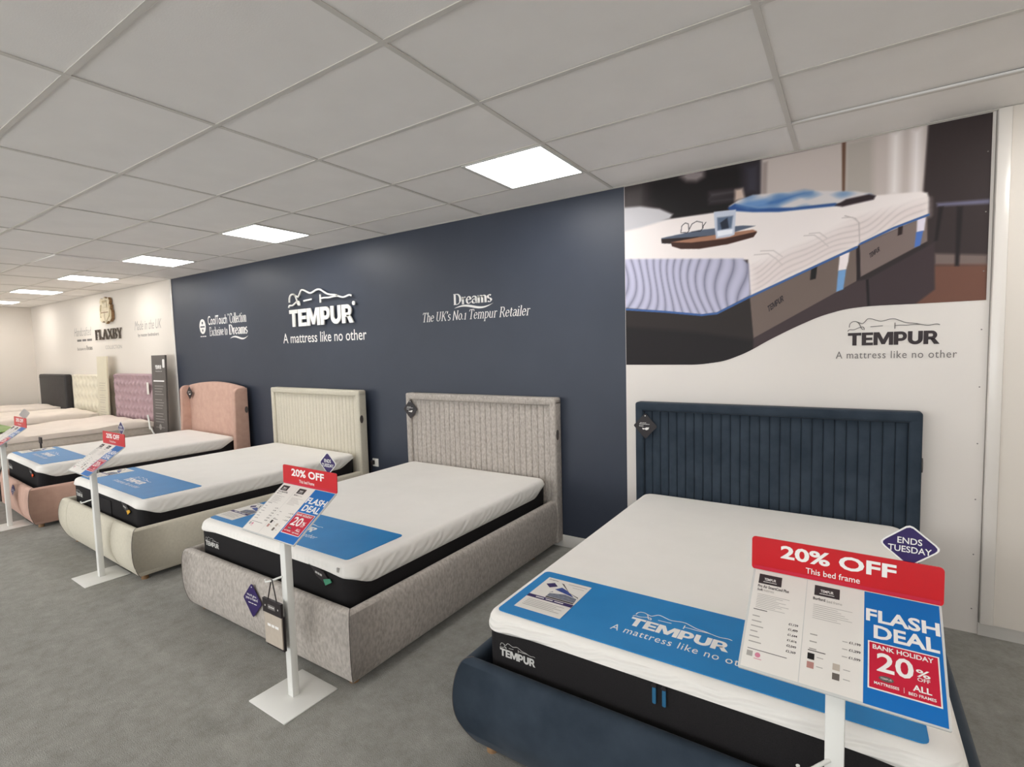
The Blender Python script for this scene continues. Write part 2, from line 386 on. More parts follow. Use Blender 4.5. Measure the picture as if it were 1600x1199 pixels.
# ================================================================== THE ROOM
WY, CZ = 3.70, 2.82                      # back wall, ceiling height
struct(MB().box(XL - .1, XR + .1, YB - .1, WY + .1, -.1, 0).build('floor', 'carpet'), 'dark grey short pile carpet')
struct(MB().box(XL - .1, XL, YB, WY + .1, 0, CZ + .1).build('wall_left', 'wall_cream'), 'plain cream end wall')
struct(MB().box(XR, XR + .1, YB, WY + .1, 0, CZ + .1).build('wall_right', 'wall_cream'))
mb = MB().box(XL - .1, XR + .1, YB - .1, YB, 0, WZ0).box(XL - .1, XR + .1, YB - .1, YB, WZ1, CZ + .1)
ex = [XL - .1] + [q for w in ADDED_OPENINGS for q in w] + [XR + .1]
for i in range(0, len(ex), 2): mb.box(ex[i], ex[i + 1], YB - .1, YB, WZ0, WZ1)
struct(mb.build('wall_rear', 'wall_cream'))
for i, (x0, x1) in enumerate(ADDED_OPENINGS):  # frames of the unseen openings added to let daylight in
    mb = MB(); t = .05
    mb.box(x0, x1, YB - .08, YB - .02, WZ0, WZ0 + t).box(x0, x1, YB - .08, YB - .02, WZ1 - t, WZ1)
    for q in (x0, (x0 + x1 - t) / 2, x1 - t): mb.box(q, q + t, YB - .08, YB - .02, WZ0 + t, WZ1 - t)
    struct(mb.build('window_%d' % (i + 1), 'white_steel'), 'shop front window frame')
NX0, NX1 = -8.50, -1.406
struct(MB().box(XL, NX0, WY, WY + .1, 0, CZ + .1).build('wall_back_cream', 'wall_cream'), 'cream wall with brown lettering and a crest')
struct(MB().box(NX0, NX1, WY, WY + .1, 0, CZ + .1).build('wall_back_navy', 'wall_navy'), 'dark navy painted wall with white lettering')
wr = struct(MB().box(NX1, XR, WY + .006, WY + .1, 0, CZ + .1).build('wall_back_white', 'wall_white'), 'white wall board under the bed photograph')
struct(MB().box(NX1, .618, WY - .001, WY + .006, 0, CZ).build('wall_board', 'wall_white', wr))
for i in range(9):
    p = Plane((.59, WY - .001, 2.62 - i * .31), (1, 0, 0), (0, 0, 1))
    mb = MB(); p.slab(mb, ellipse(0, 0, .0035, .0035, 8), .0, .0025); mb.build('screw', 'print_mid', wr)
struct(MB().rbox(.621, .676, WY - .035, WY + .006, .075, CZ, .006).build('trim_1', 'gloss_white', None, 40), 'glossy white upright edge trim')
struct(MB().box(.676, XR, WY - .022, WY + .006, .075, CZ).build('wall_panel_right', 'wall_cream'), 'cream wall panel beside the edge trim')
struct(MB().box(.618, XR, WY - .008, WY + .006, 0, .072).build('baseboard_right', 'skirting'))
struct(MB().rbox(NX0, NX1 - .004, WY - .018, WY, 0, .10, .004).build('baseboard_navy', 'skirting', None, 40), 'white skirting along the navy wall')
struct(MB().rbox(XL, NX0 - .03, WY - .018, WY, 0, .10, .004).build('baseboard_cream', 'skirting', None, 40))
struct(MB().rbox(NX0 - .03, NX0 + .012, WY - .012, WY, 0, CZ, .004).build('trim_2', 'gloss_white', None, 40), 'thin white strip where cream meets navy')

# ceiling: lay-in tiles in a metal grid
ceil = struct(MB().box(XL, XR, YB, WY, CZ + .06, CZ + .12).build('ceiling', 'void'), 'suspended ceiling of pale rectangular tiles')
GX = [XL, -14.27, -13.07, -11.87, -10.72, -9.56, -8.45, -7.33, -6.19, -5.05, -3.885, -2.705, -1.494, -.292, .91, 2.11, XR]
GY = [YB] + [2.04 + .6 * k for k in range(-11, 3)] + [WY]
LIGHT_X = [-14.27, -11.87, -9.56, -7.33, -5.05, -2.094, .91]     # left edges of the 600 mm light panels
LIGHT_Y = [2.64, -.96, -4.56]  # front row, then two unseen rows added to brighten the room
unit = bpy.data.meshes.new('ceiling_tile')
unit.from_pydata([(0, 0, 0), (1, 0, 0), (1, 1, 0), (0, 1, 0), (0, 0, 1), (1, 0, 1), (1, 1, 1), (0, 1, 1)], [], [(3, 2, 1, 0), (4, 5, 6, 7), (0, 1, 5, 4), (1, 2, 6, 5), (2, 3, 7, 6), (3, 0, 4, 7)])
unit.materials.append(MATS['ceiling_tile'])
unit_bar = unit.copy(); unit_bar.name = 'grid_bar'; unit_bar.materials.clear(); unit_bar.materials.append(MATS['grid_metal'])
def tile(x0, x1, y0, y1):
    o = bpy.data.objects.new('ceiling_tile', unit); COL.objects.link(o); o.parent = ceil
    o.location = (x0 + .003, y0 + .003, CZ + .004 + random.uniform(0, .0015)); o.scale = (x1 - x0 - .006, y1 - y0 - .006, .015)
    o.rotation_euler = (random.uniform(-.0015, .0015), random.uniform(-.0008, .0008), 0)
    return o
def bar(x0, x1, y0, y1, z=0):
    o = bpy.data.objects.new('grid_bar', unit_bar); COL.objects.link(o); o.parent = ceil
    o.location = (x0, y0, CZ + z); o.scale = (x1 - x0, y1 - y0, .0035)
def near(v, lst): return any(abs(v - q) < .02 for q in lst)
for i in range(len(GX) - 1):
    for j in range(len(GY) - 1):
        x0, x1, y0, y1 = GX[i], GX[i + 1], GY[j], GY[j + 1]
        lx = [q for q in LIGHT_X if x0 - .02 <= q < x1 - .02]
        if near(y0, LIGHT_Y) and lx:
            q = lx[0]
            if q - x0 > .1: tile(x0, q, y0, y1)
            if x1 - (q + .6) > .1: tile(q + .6, x1, y0, y1)
            for e in (q, q + .6):
                if .05 < e - x0 and .05 < x1 - e: bar(e - .012, e + .012, y0 + .012, y1 - .012)
        else:
            t = tile(x0, x1, y0, y1)
            if abs(x0 + .292) < .01 and abs(y0 - 2.64) < .01: t.rotation_euler = (.012, -.004, 0); t.location.z += .004
            if abs(x0 + 8.45) < .01 and abs(y0 - 2.04) < .01: t.rotation_euler = (0, .016, 0)
for x in GX[1:-1]: bar(x - .012, x + .012, YB, WY)
for y in GY[1:-1]:
    for a, b in zip(GX, GX[1:]): bar(a + .012, b - .012, y - .012, y + .012, .0004)
bar(XL, XR, WY - .02, WY, -.001); bar(XL, XL + .02, YB, WY - .02)

WHERE = {-2.094: 'right beside the edge of the bed photograph', -5.05: 'over the foot of the cream bed and raised white logo', -7.33: 'over the pink winged bed',
         -9.56: 'over the bed with the mauve buttoned headboard', -11.87: 'over the bed with the cream buttoned headboard', -14.27: 'over the bed with the black headboard', .91: 'to the right of the bed photograph'}
for ly in LIGHT_Y:
    for lx in LIGHT_X:
        e = empty('ceiling_light', (lx + .3, ly + .3, CZ))
        f = MB()
        for a in (f.box(-.294, .294, -.294, -.276, -.003, .02), f.box(-.294, .294, .276, .294, -.003, .02), f.box(-.294, -.276, -.276, .276, -.003, .02), f.box(.276, .294, -.276, .276, -.003, .02)): pass
        f.build('frame', 'white_steel', e)
        MB().box(-.276, .276, -.276, .276, -.0015, .012).build('diffuser', 'led_diffuser', e)
        lab = 'bright square ceiling light panel ' + WHERE[lx] if ly > 2 else 'bright square ceiling light panel out on the shop floor'
        tag(e, lab, 'ceiling light', 'square light panels in the ceiling')

# ================================================================== WALL GRAPHICS
wall = Plane((0, WY, 0), (1, 0, 0), (0, 0, 1))       # print on the back wall (u = x, v = z); normal points to the room
assert wall.N.y < -.9
MURAL_POLYS = [
((92,86,86),0.06,[(-1.437,2.822),(-1.226,2.818),(-1.247,2.533),(-1.441,2.526)]),
((40,33,34),0.05,[(-1.225,2.836),(-0.465,2.812),(-0.477,2.447),(-1.028,2.482),(-1.227,2.693)]),
((78,74,84),0.04,[(-0.599,2.801),(-0.487,2.808),(-0.493,2.594),(-0.591,2.612)]),
((150,142,142),0.02,[(-1.0,2.808),(-0.94,2.839),(-0.839,2.818),(-0.839,2.776),(-0.889,2.755),(-0.957,2.769)]),
((95,88,92),0.02,[(-0.806,2.668),(-0.599,2.655),(-0.599,2.63),(-0.806,2.626)]),
((90,84,88),0.02,[(-0.806,2.618),(-0.599,2.606),(-0.598,2.581),(-0.806,2.593)]),
((190,175,165),0.012,[(-0.645,2.655),(-0.599,2.655),(-0.583,2.587),(-0.648,2.582)]),
((186,178,174),0.012,[(-0.491,2.817),(0.347,2.825),(0.338,2.429),(-0.492,2.562)]),
((160,150,146),0.008,[(-0.482,2.792),(-0.453,2.793),(-0.457,2.572),(-0.487,2.577)]),
((172,166,160),0.02,[(-0.042,2.807),(0.093,2.818),(0.099,2.487),(-0.038,2.512)]),
((210,205,203),0.02,[(0.176,2.812),(0.222,2.815),(0.218,2.465),(0.177,2.472)]),
((212,207,206),0.02,[(0.274,2.802),(0.312,2.806),(0.309,2.448),(0.275,2.454)]),
((118,94,80),0.005,[(-0.058,2.825),(-0.038,2.821),(-0.039,2.527),(-0.052,2.529)]),
((74,64,64),0.008,[(0.343,2.826),(0.624,2.818),(0.627,2.007),(0.356,2.092),(0.327,2.456)]),
((128,116,112),0.01,[(0.383,2.117),(0.605,2.083),(0.607,2.025),(0.383,2.054)]),
((122,92,80),0.012,[(0.374,2.055),(0.607,2.032),(0.612,1.82),(0.278,1.814)]),
((120,118,136),0.008,[(0.386,2.39),(0.607,2.373),(0.608,2.348),(0.391,2.37)]),
((52,44,46),0.006,[(0.395,2.367),(0.416,2.366),(0.395,2.185),(0.382,2.186)]),
((52,44,46),0.006,[(0.472,2.356),(0.497,2.352),(0.488,2.038),(0.472,2.04)]),
((214,208,206),0.006,[(-1.441,2.541),(-1.045,2.534),(-0.692,2.528),(-0.037,2.455),(0.111,2.481),(0.315,2.465),(0.345,2.453),(0.352,2.427),(0.352,2.332),(0.042,2.217),(0.024,2.197),(-0.549,1.953),(-0.566,2.191),(-1.444,2.286)]),
((205,197,195),0.03,[(0.04,2.365),(0.349,2.413),(0.351,2.333),(0.042,2.22),(0.024,2.202),(-0.534,1.965),(-0.535,2.146),(-0.219,2.252)]),
((188,186,188),0.01,[(-1.439,2.671),(-1.284,2.657),(-1.144,2.617),(-1.049,2.563),(-1.072,2.535),(-1.285,2.506),(-1.442,2.492)]),
((196,192,192),0.006,[(-0.684,2.555),(-0.629,2.583),(-0.538,2.603),(-0.25,2.575),(0.012,2.523),(0.087,2.497),(0.109,2.476),(0.093,2.461),(-0.076,2.466),(-0.389,2.484),(-0.567,2.511),(-0.676,2.542)]),
((66,100,148),0.006,[(-0.692,2.545),(-0.645,2.565),(-0.507,2.513),(-0.304,2.482),(-0.086,2.472),(-0.069,2.454),(-0.389,2.47),(-0.537,2.493),(-0.676,2.525)]),
((66,52,56),0.006,[(-0.086,2.457),(-0.031,2.484),(0.081,2.493),(0.111,2.479),(0.102,2.46),(-0.05,2.445)]),
((92,128,170),0.02,[(-0.552,2.541),(-0.39,2.563),(-0.25,2.572),(-0.209,2.558),(-0.305,2.537),(-0.39,2.509),(-0.507,2.513)]),
((120,150,185),0.02,[(-0.629,2.554),(-0.568,2.576),(-0.448,2.562),(-0.462,2.517),(-0.568,2.524)]),
((172,171,186),0.008,[(-1.444,2.298),(-0.597,2.203),(-0.56,2.165),(-0.549,1.959),(-0.756,1.858),(-0.856,1.85),(-1.448,1.938)]),
((64,57,55),0.005,[(-1.449,1.926),(-0.856,1.843),(-0.756,1.848),(-0.549,1.946),(-0.523,1.623),(-0.925,1.498),(-1.454,1.49)]),
((46,39,41),0.02,[(-1.45,1.798),(-0.925,1.739),(-0.525,1.665),(-0.524,1.48),(-1.454,1.48)]),
((126,114,108),0.004,[(-0.552,1.946),(0.024,2.19),(0.029,1.998),(-0.529,1.678)]),
((134,122,118),0.004,[(0.039,2.206),(0.348,2.325),(0.351,2.188),(0.046,2.021)]),
((86,74,76),0.005,[(-0.529,1.678),(0.029,1.998),(0.077,2.006),(0.086,1.826),(-0.532,1.53)]),
((82,70,73),0.006,[(0.081,2.005),(0.382,2.178),(0.39,1.92),(0.3,1.839),(0.099,1.825)]),
((45,36,40),0.003,[(0.073,2.003),(0.086,2.005),(0.095,1.826),(0.084,1.826)]),
((56,46,48),0.003,[(0.024,2.197),(0.039,2.21),(0.046,2.016),(0.029,1.998)]),
((215,208,208),0.003,[(-0.058,2.167),(-0.01,2.172),(-0.016,2.113),(-0.025,2.073),(-0.065,2.069)]),
((128,160,192),0.003,[(-0.065,2.069),(-0.025,2.073),(-0.038,1.956),(-0.073,1.944)]),
((205,200,208),0.003,[(0.304,2.316),(0.342,2.321),(0.336,2.248),(0.303,2.245)]),
((96,126,178),0.003,[(0.301,2.245),(0.332,2.249),(0.32,2.169),(0.295,2.161)]),
((42,38,38),0.003,[(-0.206,2.101),(-0.174,2.11),(-0.181,2.033),(-0.211,2.028)]),
((66,52,50),0.003,[(0.22,2.285),(0.241,2.289),(0.238,2.243),(0.218,2.237)]),
((104,112,126),0.003,[(-1.132,2.409),(-0.872,2.428),(-0.598,2.417),(-0.521,2.403),(-0.789,2.358),(-1.028,2.359),(-1.129,2.372)]),
((58,42,40),0.003,[(-1.133,2.402),(-0.924,2.387),(-0.756,2.377),(-0.789,2.355),(-1.028,2.356),(-1.129,2.372)]),
((84,56,46),0.003,[(-1.067,2.371),(-0.756,2.374),(-0.518,2.37),(-0.512,2.362),(-0.533,2.333),(-0.692,2.308),(-0.873,2.301),(-0.997,2.316),(-1.057,2.342)]),
((166,132,112),0.003,[(-1.067,2.371),(-0.872,2.38),(-0.536,2.382),(-0.512,2.367),(-0.708,2.347),(-0.924,2.35)]),
((186,190,200),0.003,[(-0.778,2.534),(-0.639,2.526),(-0.647,2.365),(-0.676,2.356),(-0.763,2.354),(-0.769,2.409)]),
((110,122,140),0.006,[(-0.756,2.492),(-0.657,2.489),(-0.667,2.411),(-0.753,2.407)]),
((60,66,80),0.004,[(-0.737,2.455),(-0.692,2.482),(-0.682,2.413),(-0.727,2.41)]),
((214,216,222),0.004,[(-0.756,2.404),(-0.657,2.403),(-0.66,2.374),(-0.753,2.367)]),
]
MURAL_LINES = [
((82,112,156),0.014,[(-1.449,1.928),(-1.103,1.886),(-0.856,1.849),(-0.756,1.855),(-0.552,1.951),(-0.244,2.083),(0.024,2.197)]),
((82,112,156),0.012,[(0.04,2.213),(0.198,2.283),(0.352,2.332)]),
((182,174,172),0.006,[(-0.036,2.389),(0.015,2.366),(0.034,2.337),(0.039,2.218)]),
((40,38,42),0.004,[(-0.996,2.428),(-0.989,2.473),(-0.966,2.49),(-0.944,2.48),(-0.941,2.434),(-0.951,2.422),(-0.993,2.428)]),
((40,38,42),0.004,[(-0.941,2.438),(-0.92,2.476),(-0.889,2.489),(-0.852,2.476),(-0.847,2.438),(-0.864,2.42),(-0.923,2.423)]),
((40,38,42),0.004,[(-0.852,2.442),(-0.829,2.473)]),
((192,185,183),0.006,[(-0.247,2.302),(-0.192,2.298),(-0.158,2.267),(-0.118,2.22)]),
((192,185,183),0.006,[(-0.219,2.311),(-0.165,2.309),(-0.125,2.27)]),
((192,185,183),0.006,[(-0.528,2.219),(-0.446,2.217),(-0.401,2.18),(-0.365,2.136)]),
((192,185,183),0.006,[(-0.49,2.239),(-0.416,2.233),(-0.365,2.189)]),
((192,185,183),0.006,[(-0.049,2.379),(0.002,2.374),(0.028,2.345)]),
]
MURAL_CURVE = [(-1.454,1.509),(-0.873,1.507),(-0.706,1.53),(-0.563,1.588),(-0.442,1.662),(-0.297,1.738),(-0.159,1.801),(-0.027,1.838),(0.098,1.848),(0.334,1.846),(0.612,1.846)]

def build_mural():
    cx = [p[0] for p in MURAL_CURVE]; cz = [p[1] for p in MURAL_CURVE]
    nx, nz = 430, 290
    xs = np.linspace(NX1 + .003, .604, nx)
    # smooth lower edge
    low = np.interp(xs, cx, cz); ker = np.hanning(41); ker /= ker.sum()
    low = np.convolve(np.pad(low, 20, mode='edge'), ker, 'valid')
    top = CZ - .004
    t = np.linspace(0, 1, nz)
    X = np.repeat(xs[None, :], nz, 0); Z = low[None, :] * (1 - t[:, None]) + top * t[:, None]
    x = X.ravel(); z = Z.ravel()
    C = np.tile(np.array((66, 58, 58), float), (x.size, 1))
    def seg(px, pz, a, b):
        dx, dz = b[0] - a[0], b[1] - a[1]; L = dx * dx + dz * dz + 1e-12
        k = np.clip(((px - a[0]) * dx + (pz - a[1]) * dz) / L, 0, 1)
        return np.hypot(px - a[0] - k * dx, pz - a[1] - k * dz)
    def blend(idx, al, col): C[idx] = C[idx] * (1 - al[:, None]) + np.asarray(col, float) * al[:, None]
    rng = np.random.RandomState(3)
    foot_poly = None
    for col, soft, pts in MURAL_POLYS:
        px_ = [p[0] for p in pts]; pz_ = [p[1] for p in pts]
        idx = np.where((x > min(px_) - soft) & (x < max(px_) + soft) & (z > min(pz_) - soft) & (z < max(pz_) + soft))[0]
        if not idx.size: continue
        a, b = x[idx], z[idx]; ins = np.zeros(idx.size, bool); d = np.full(idx.size, 9.)
        for p, q in zip(pts, pts[1:] + pts[:1]):
            d = np.minimum(d, seg(a, b, p, q))
            if p[1] != q[1]:
                ins ^= ((p[1] > b) != (q[1] > b)) & (a < (q[0] - p[0]) * (b - p[1]) / (q[1] - p[1]) + p[0])
        al = np.clip(.5 + np.where(ins, d, -d) / (2 * soft), 0, 1)
        if tuple(col) == (172, 171, 186):                  # quilted foot of the pictured mattress: curved channels
            u = a + .05 * np.sin((b - 1.9) * 9 + a * 7) + .22 * (b - 2.0) * np.sin(a * 6.5)
            w = np.abs(np.sin(u * math.pi / .06)) ** .45
            blend(idx, al, col); C[idx] += ((w - .8) * 54 * al)[:, None] * np.array((1, 1, .95))
        elif tuple(col) == (205, 197, 195):                # quilting on the pictured mattress's near side
            u = b - .42 * a + .02 * np.sin(a * 9 + b * 6) + .012 * np.sin(a * 21)
            w = np.abs(np.sin(u * math.pi / .034)) ** .5
            blend(idx, al, col); C[idx] += ((w - .85) * 17 * al)[:, None]
        elif tuple(col) == (196, 192, 192):
            blend(idx, al, col); n = np.sin(a * 23 + b * 31) * np.sin(a * 11 - b * 47 + 1) ; C[idx] -= (np.clip(n, 0, 1) * 60 * al)[:, None] * np.array((1, .6, .2))
        else:
            blend(idx, al, col)
    for col, w, pts in MURAL_LINES:
        d = np.full(x.size, 9.)
        for p, q in zip(pts, pts[1:]): d = np.minimum(d, seg(x, z, p, q))
        al = np.clip((w / 2 - d) / .004 + .5, 0, 1); idx = np.where(al > 0)[0]; blend(idx, al[idx], col)
    # fine curved seams over the pictured mattress top
    C = np.clip(C * 1.12 * (np.clip(C, 1, 255) / 205) ** .42, 0, 255) / 255
    L = np.where(C <= .04045, C / 12.92, ((C + .055) / 1.055) ** 2.4)
    verts = np.stack([x, np.full_like(x, WY - .003), z], 1)
    i = (np.arange(nz - 1)[:, None] * nx + np.arange(nx - 1)[None, :]).ravel()
    faces = np.stack([i, i + 1, i + nx + 1, i + nx], 1)
    me = bpy.data.meshes.new('photo'); me.from_pydata(verts.tolist(), [], faces.tolist())
    ca = me.color_attributes.new('print', 'FLOAT_COLOR', 'POINT')
    ca.data.foreach_set('color', np.concatenate([L, np.ones((L.shape[0], 1))], 1).astype(np.float32).ravel())
    me.materials.append(MATS['photo_print'])
    root = empty('wall_mural', (0, 0, 0))
    o = bpy.data.objects.new('photo', me); COL.objects.link(o); o.parent = root
    for (a, b, w, h) in ((-.443, 1.843, .112, .04), (.09, 2.125, .06, .028)):
        ink = MB(); p = Plane((a, WY, b), (.8, 0, .6), (-.12, 0, 1)); p.mark(ink, 0, 0, w, h, .0045); ink.build('pictured_logo', 'print_dark', root)
    tag(root, 'large wall photograph of a mattress with tray and glass above the navy bed', 'mural')
build_mural()

# dark word mark under the mural
r = empty('wall_lettering'); ink = MB()
wall.mark(ink, -.01, 1.617, .428, .076, .003); ink.build('word', 'print_dark', r)
ink = MB(); wall.figure(ink, -.01, 1.617, .428, .0042, .003, 1.29); ink.build('figure_outline', 'print_mid', r)
wall.words('A mattress like no other', -.07, 1.54, .563, .043, 'print_mid', r, .003, space=1.1)
tag(r, 'dark printed logo and slogan on white board under the wall photograph', 'wall lettering')

# raised white logo on the navy wall
r = empty('raised_logo'); u = -5.548; ws = [('T', .158), ('E', .15), ('M', .236), ('P', .165), ('U', .176), ('R', .184)]
gap = .012
for ch, w in ws:
    mb = MB(); x1, ps = BOLD[ch]
    for q in ps: wall.slab(mb, [(u + a * w / x1, 1.974 + c * .198) for a, c in q], .02, .034)
    mb.build('letter', 'raised_white', r); u += w + gap
mb = MB(); wall.figure(mb, -5.555, 1.974, 1.13, .017, .022, 1.29, depth=.012); mb.build('figure_outline', 'raised_white', r)
mb = MB(); wall.slab(mb, ellipse(-4.405, 2.178, .022, .022), .02, .034); mb.build('dot', 'raised_white', r)
for q in (-5.47, -5.36, -5.18, -4.92, -4.76, -4.56): MB().tube([(q, WY - .0005, 2.1), (q, WY - .022, 2.1)], .004).build('standoff', 'badge_dark', r)
tag(r, 'raised white letters and reclining figure outline on the navy wall', 'wall logo')
def vinyl(label, m='print_white'):
    r = empty('wall_lettering'); tag(r, label, 'wall lettering'); return r, MB()
def done(r, ink, m='print_white', name='words'): ink.build(name, m, r)
r, ink = vinyl('thin white slogan below the raised white logo on navy wall')
wall.words('A mattress like no other', -5.745, 1.785, 1.485, .118, 'print_white', r, bold=.004)
def swoosh(ink, u0, u1, v, h):
    n = 24; up = []; dn = []
    for i in range(n + 1):
        t = i / n; u = u0 + (u1 - u0) * t; y = v + h * (.35 * math.sin(t * 2 * math.pi) + .45 * t ** 2 * t); w = h * .42 * math.sin(math.pi * min(1, t * 1.02)) ** .8
        up.append((u, y + w / 2)); dn.append((u, y - w / 2))
    for i in range(n): wall.poly(ink, [dn[i], dn[i + 1], up[i + 1], up[i]], .001)
r, ink = vinyl('white serif retailer words with a swoosh on navy wall above the taupe bed')
wall.serif(ink, 'Dreams', -3.06, 2.066, .437, .10, thick=.22); swoosh(ink, -3.055, -2.61, 2.035, .05)
done(r, ink, name='retailer_word'); wall.words("The UK's No.1 Tempur Retailer", -3.45, 1.902, 1.216, .115, 'print_white', r, serif=(.13, .055), shear=.22)
r, ink = vinyl('white words and round badge on the navy wall above the pink bed')
wall.text(ink, 'CoolTouch', -7.50, 2.088, .50, .125, bold=.004); wall.text(ink, 'TM', -6.985, 2.19, .05, .025)
wall.serif(ink, 'Collection', -6.93, 2.088, .40, .135, thick=.16)
wall.serif(ink, 'Exclusive to', -7.47, 1.935, .47, .125, thick=.15); wall.serif(ink, 'Dreams', -6.96, 1.935, .45, .135, thick=.24); swoosh(ink, -6.95, -6.5, 1.885, .06)
wall.text(ink, '#', -7.73, 1.925, .16, .022)
wall.poly(ink, ellipse(-7.655, 2.075, .088, .105), .001); done(r, ink)
ink = MB(); wall.poly(ink, ellipse(-7.655, 2.125, .02, .02, 10), .0016); wall.rect(ink, -7.715, 2.062, -7.595, 2.08, .0016); wall.poly(ink, ellipse(-7.655, 2.02, .016, .02, 10), .0016); done(r, ink, 'wall_navy', 'badge_print')

# cream wall: crest, raised brown letters, small print
r = empty('wall_crest')
sh = [(-.26, -.05), (-.25, -.17), (-.17, -.205), (-.08, -.18), (0, -.235), (.09, -.19), (.17, -.205), (.25, -.15), (.26, -.03), (.215, .02), (.235, .08), (.18, .105), (.21, .16), (.16, .215), (.08, .2), (.0, .235), (-.08, .205), (-.17, .22), (-.23, .16), (-.19, .11), (-.24, .07), (-.215, .02)]
p = Plane((-10.86, WY, 2.50), (1, 0, 0), (0, 0, 1))
mb = MB(); p.slab(mb, sh, .012, .05); mb.build('plate', 'crest_edge', r)
mb = MB(); p.slab(mb, [(a * .96, b * .97) for a, b in sh], .05, .056); mb.build('face', 'crest_gold', r)
shield = [(-.16, -.02), (.16, -.02), (.16, -.1), (.1, -.165), (0, -.195), (-.1, -.165), (-.16, -.1)]
mb = MB(); p.slab(mb, shield, .056, .066); mb.build('shield', 'crest_gold', r)
mb = MB(); p.rect(mb, -.008, -.19, .008, -.02, .0665); p.rect(mb, -.16, -.045, .16, -.03, .0665); mb.build('shield_cross', 'crest_edge', r)
mb = MB()
for s in (-1, 1):                                    # the two supporters and the crown above the shield
    p.slab(mb, [(s * .18, -.12), (s * .215, 0), (s * .19, .08), (s * .14, .1), (s * .17, 0), (s * .165, -.1)][::s], .056, .068)
for i in range(5): p.slab(mb, [(-.1 + i * .04, .1), (-.06 + i * .04, .1), (-.08 + i * .045, .17)], .056, .066)
p.slab(mb, [(-.11, .05), (.11, .05), (.1, .1), (-.1, .1)], .056, .066); mb.build('crown', 'crest_gold', r)
tag(r, 'raised beige crest above the brown letters on the cream wall', 'wall crest')
r = empty('raised_lettering'); u = -11.49
for ch, w in zip('FLAXBY', (.165, .165, .21, .205, .185, .195)):
    mb = MB(); V, F = serif_polys(ch, .16, .06)
    n = len(V); x0 = min(v[0] for v in V)
    sub = MB(); wall.fit(sub, (V, F), u, 1.998, w, .185, .026)
    mb.add(sub.v, sub.f)
    for f in sub.f:                                   # give each stroke its depth
        a = [Vector(sub.v[i]) for i in f]; b = [q + Vector((0, .012, 0)) for q in a]
        mb.add(a + b, [(i, (i + 1) % 4, 4 + (i + 1) % 4, 4 + i) for i in range(4)])
    mb.build('letter', 'letter_brown', r); u += w + .006
for q in (-11.44, -11.26, -11.0, -10.82, -10.68, -10.44): MB().tube([(q, WY, 2.05), (q, WY - .022, 2.05)], .004).build('standoff', 'letter_brown', r)
tag(r, 'raised dark brown serif letters on the cream wall below the crest', 'wall lettering')
r, ink = vinyl('small faint word under the raised brown letters on cream wall')
wall.text(ink, 'COLLECTION', -11.13, 1.83, .70, .062); done(r, ink, 'print_grey')
r, ink = vinyl('grey handwritten words and small print left of the brown letters, above cream headboard')
wall.text(ink, 'Handcrafted', -12.58, 2.10, .86, .16, shear=.35); done(r, ink, 'print_grey')
ink = MB(); wall.text(ink, '#', -12.46, 1.985, .74, .065); wall.text(ink, 'Exclusive to', -12.48, 1.83, .42, .055); wall.serif(ink, 'Dreams', -12.02, 1.83, .3, .085, thick=.2); done(r, ink, 'print_mid', 'small_print')
r, ink = vinyl('grey handwritten words and small print above the leaning dark grey board')
wall.text(ink, 'Made in the UK', -9.87, 2.11, .97, .15, shear=.35); done(r, ink, 'print_grey')
ink = MB(); wall.text(ink, 'by master bedmakers', -9.76, 1.985, .745, .07, bold=.004); done(r, ink, 'print_mid', 'small_print')

# wall socket
r = empty('wall_socket', (-4.20, WY, .48)); MB().rbox(-.043, .043, -.012, 0, -.043, .043, .004).build('plate', 'pvc_white', r, 40)
mb = MB(); mb.rbox(-.036, -.004, -.05, -.012, -.02, .025, .006); mb.build('plug', 'tag_black', r, 40)
MB().tube([(-.02, -.045, -.02), (-.03, -.05, -.12), (-.06, -.04, -.3), (-.02, -.04, -.474)], .004).build('cable', 'tag_black', r, 60)
tag(r, 'white wall socket with black plug between the cream and taupe beds', 'socket')

# ================================================================== BEDS
def rail_profile(bulge, taper):
    # (d outward, z): inner face, rounded top, bowed outer face
    out = [(0, .385), (.006, .405), (.024, .411), (.044, .405), (.056, .385), (.064 + bulge * .6, .33), (.066 + bulge, .25), (.064 + bulge * .7, .17), (.058 + bulge * .2 - taper * .5, .10), (.05 - taper, .055), (.036 - taper * .9, .040)]
    for _ in range(2):
        q = [out[0]]
        for a, b in zip(out, out[1:]): q += [(a[0] * .75 + b[0] * .25, a[1] * .75 + b[1] * .25), (a[0] * .25 + b[0] * .75, a[1] * .25 + b[1] * .75)]
        out = q + [out[-1]]
    return [(0, .06)] + out + [(.004, .042)]
def rails(root, m, half, yf, yh, prof):
    k = len(prof)
    for sgn in (-1, 1):
        mb = MB(); ys = np.linspace(0, 1, 9)
        vs = []
        for t in ys: vs += [(sgn * (half + d), (yf - d) * (1 - t) + yh * t, z) for d, z in prof]
        fs = [(i * k + j, i * k + (j + 1) % k, (i + 1) * k + (j + 1) % k, (i + 1) * k + j) for i in range(len(ys) - 1) for j in range(k)] + [tuple(range(k)), tuple(range((len(ys) - 1) * k, len(ys) * k))[::-1]]
        if sgn < 0: fs = [f[::-1] for f in fs]
        mb.add(vs, fs).build('side_rail', m, root, 50)
    vs = []; ts = np.linspace(-1, 1, 9)
    for t in ts: vs += [(t * (half + d - .001), yf - d, z) for d, z in prof]
    fs = [(i * k + j, i * k + (j + 1) % k, (i + 1) * k + (j + 1) % k, (i + 1) * k + j) for i in range(len(ts) - 1) for j in range(k)] + [tuple(range(k)), tuple(range((len(ts) - 1) * k, len(ts) * k))[::-1]]
    MB().add(vs, fs).build('foot_rail', m, root, 50)
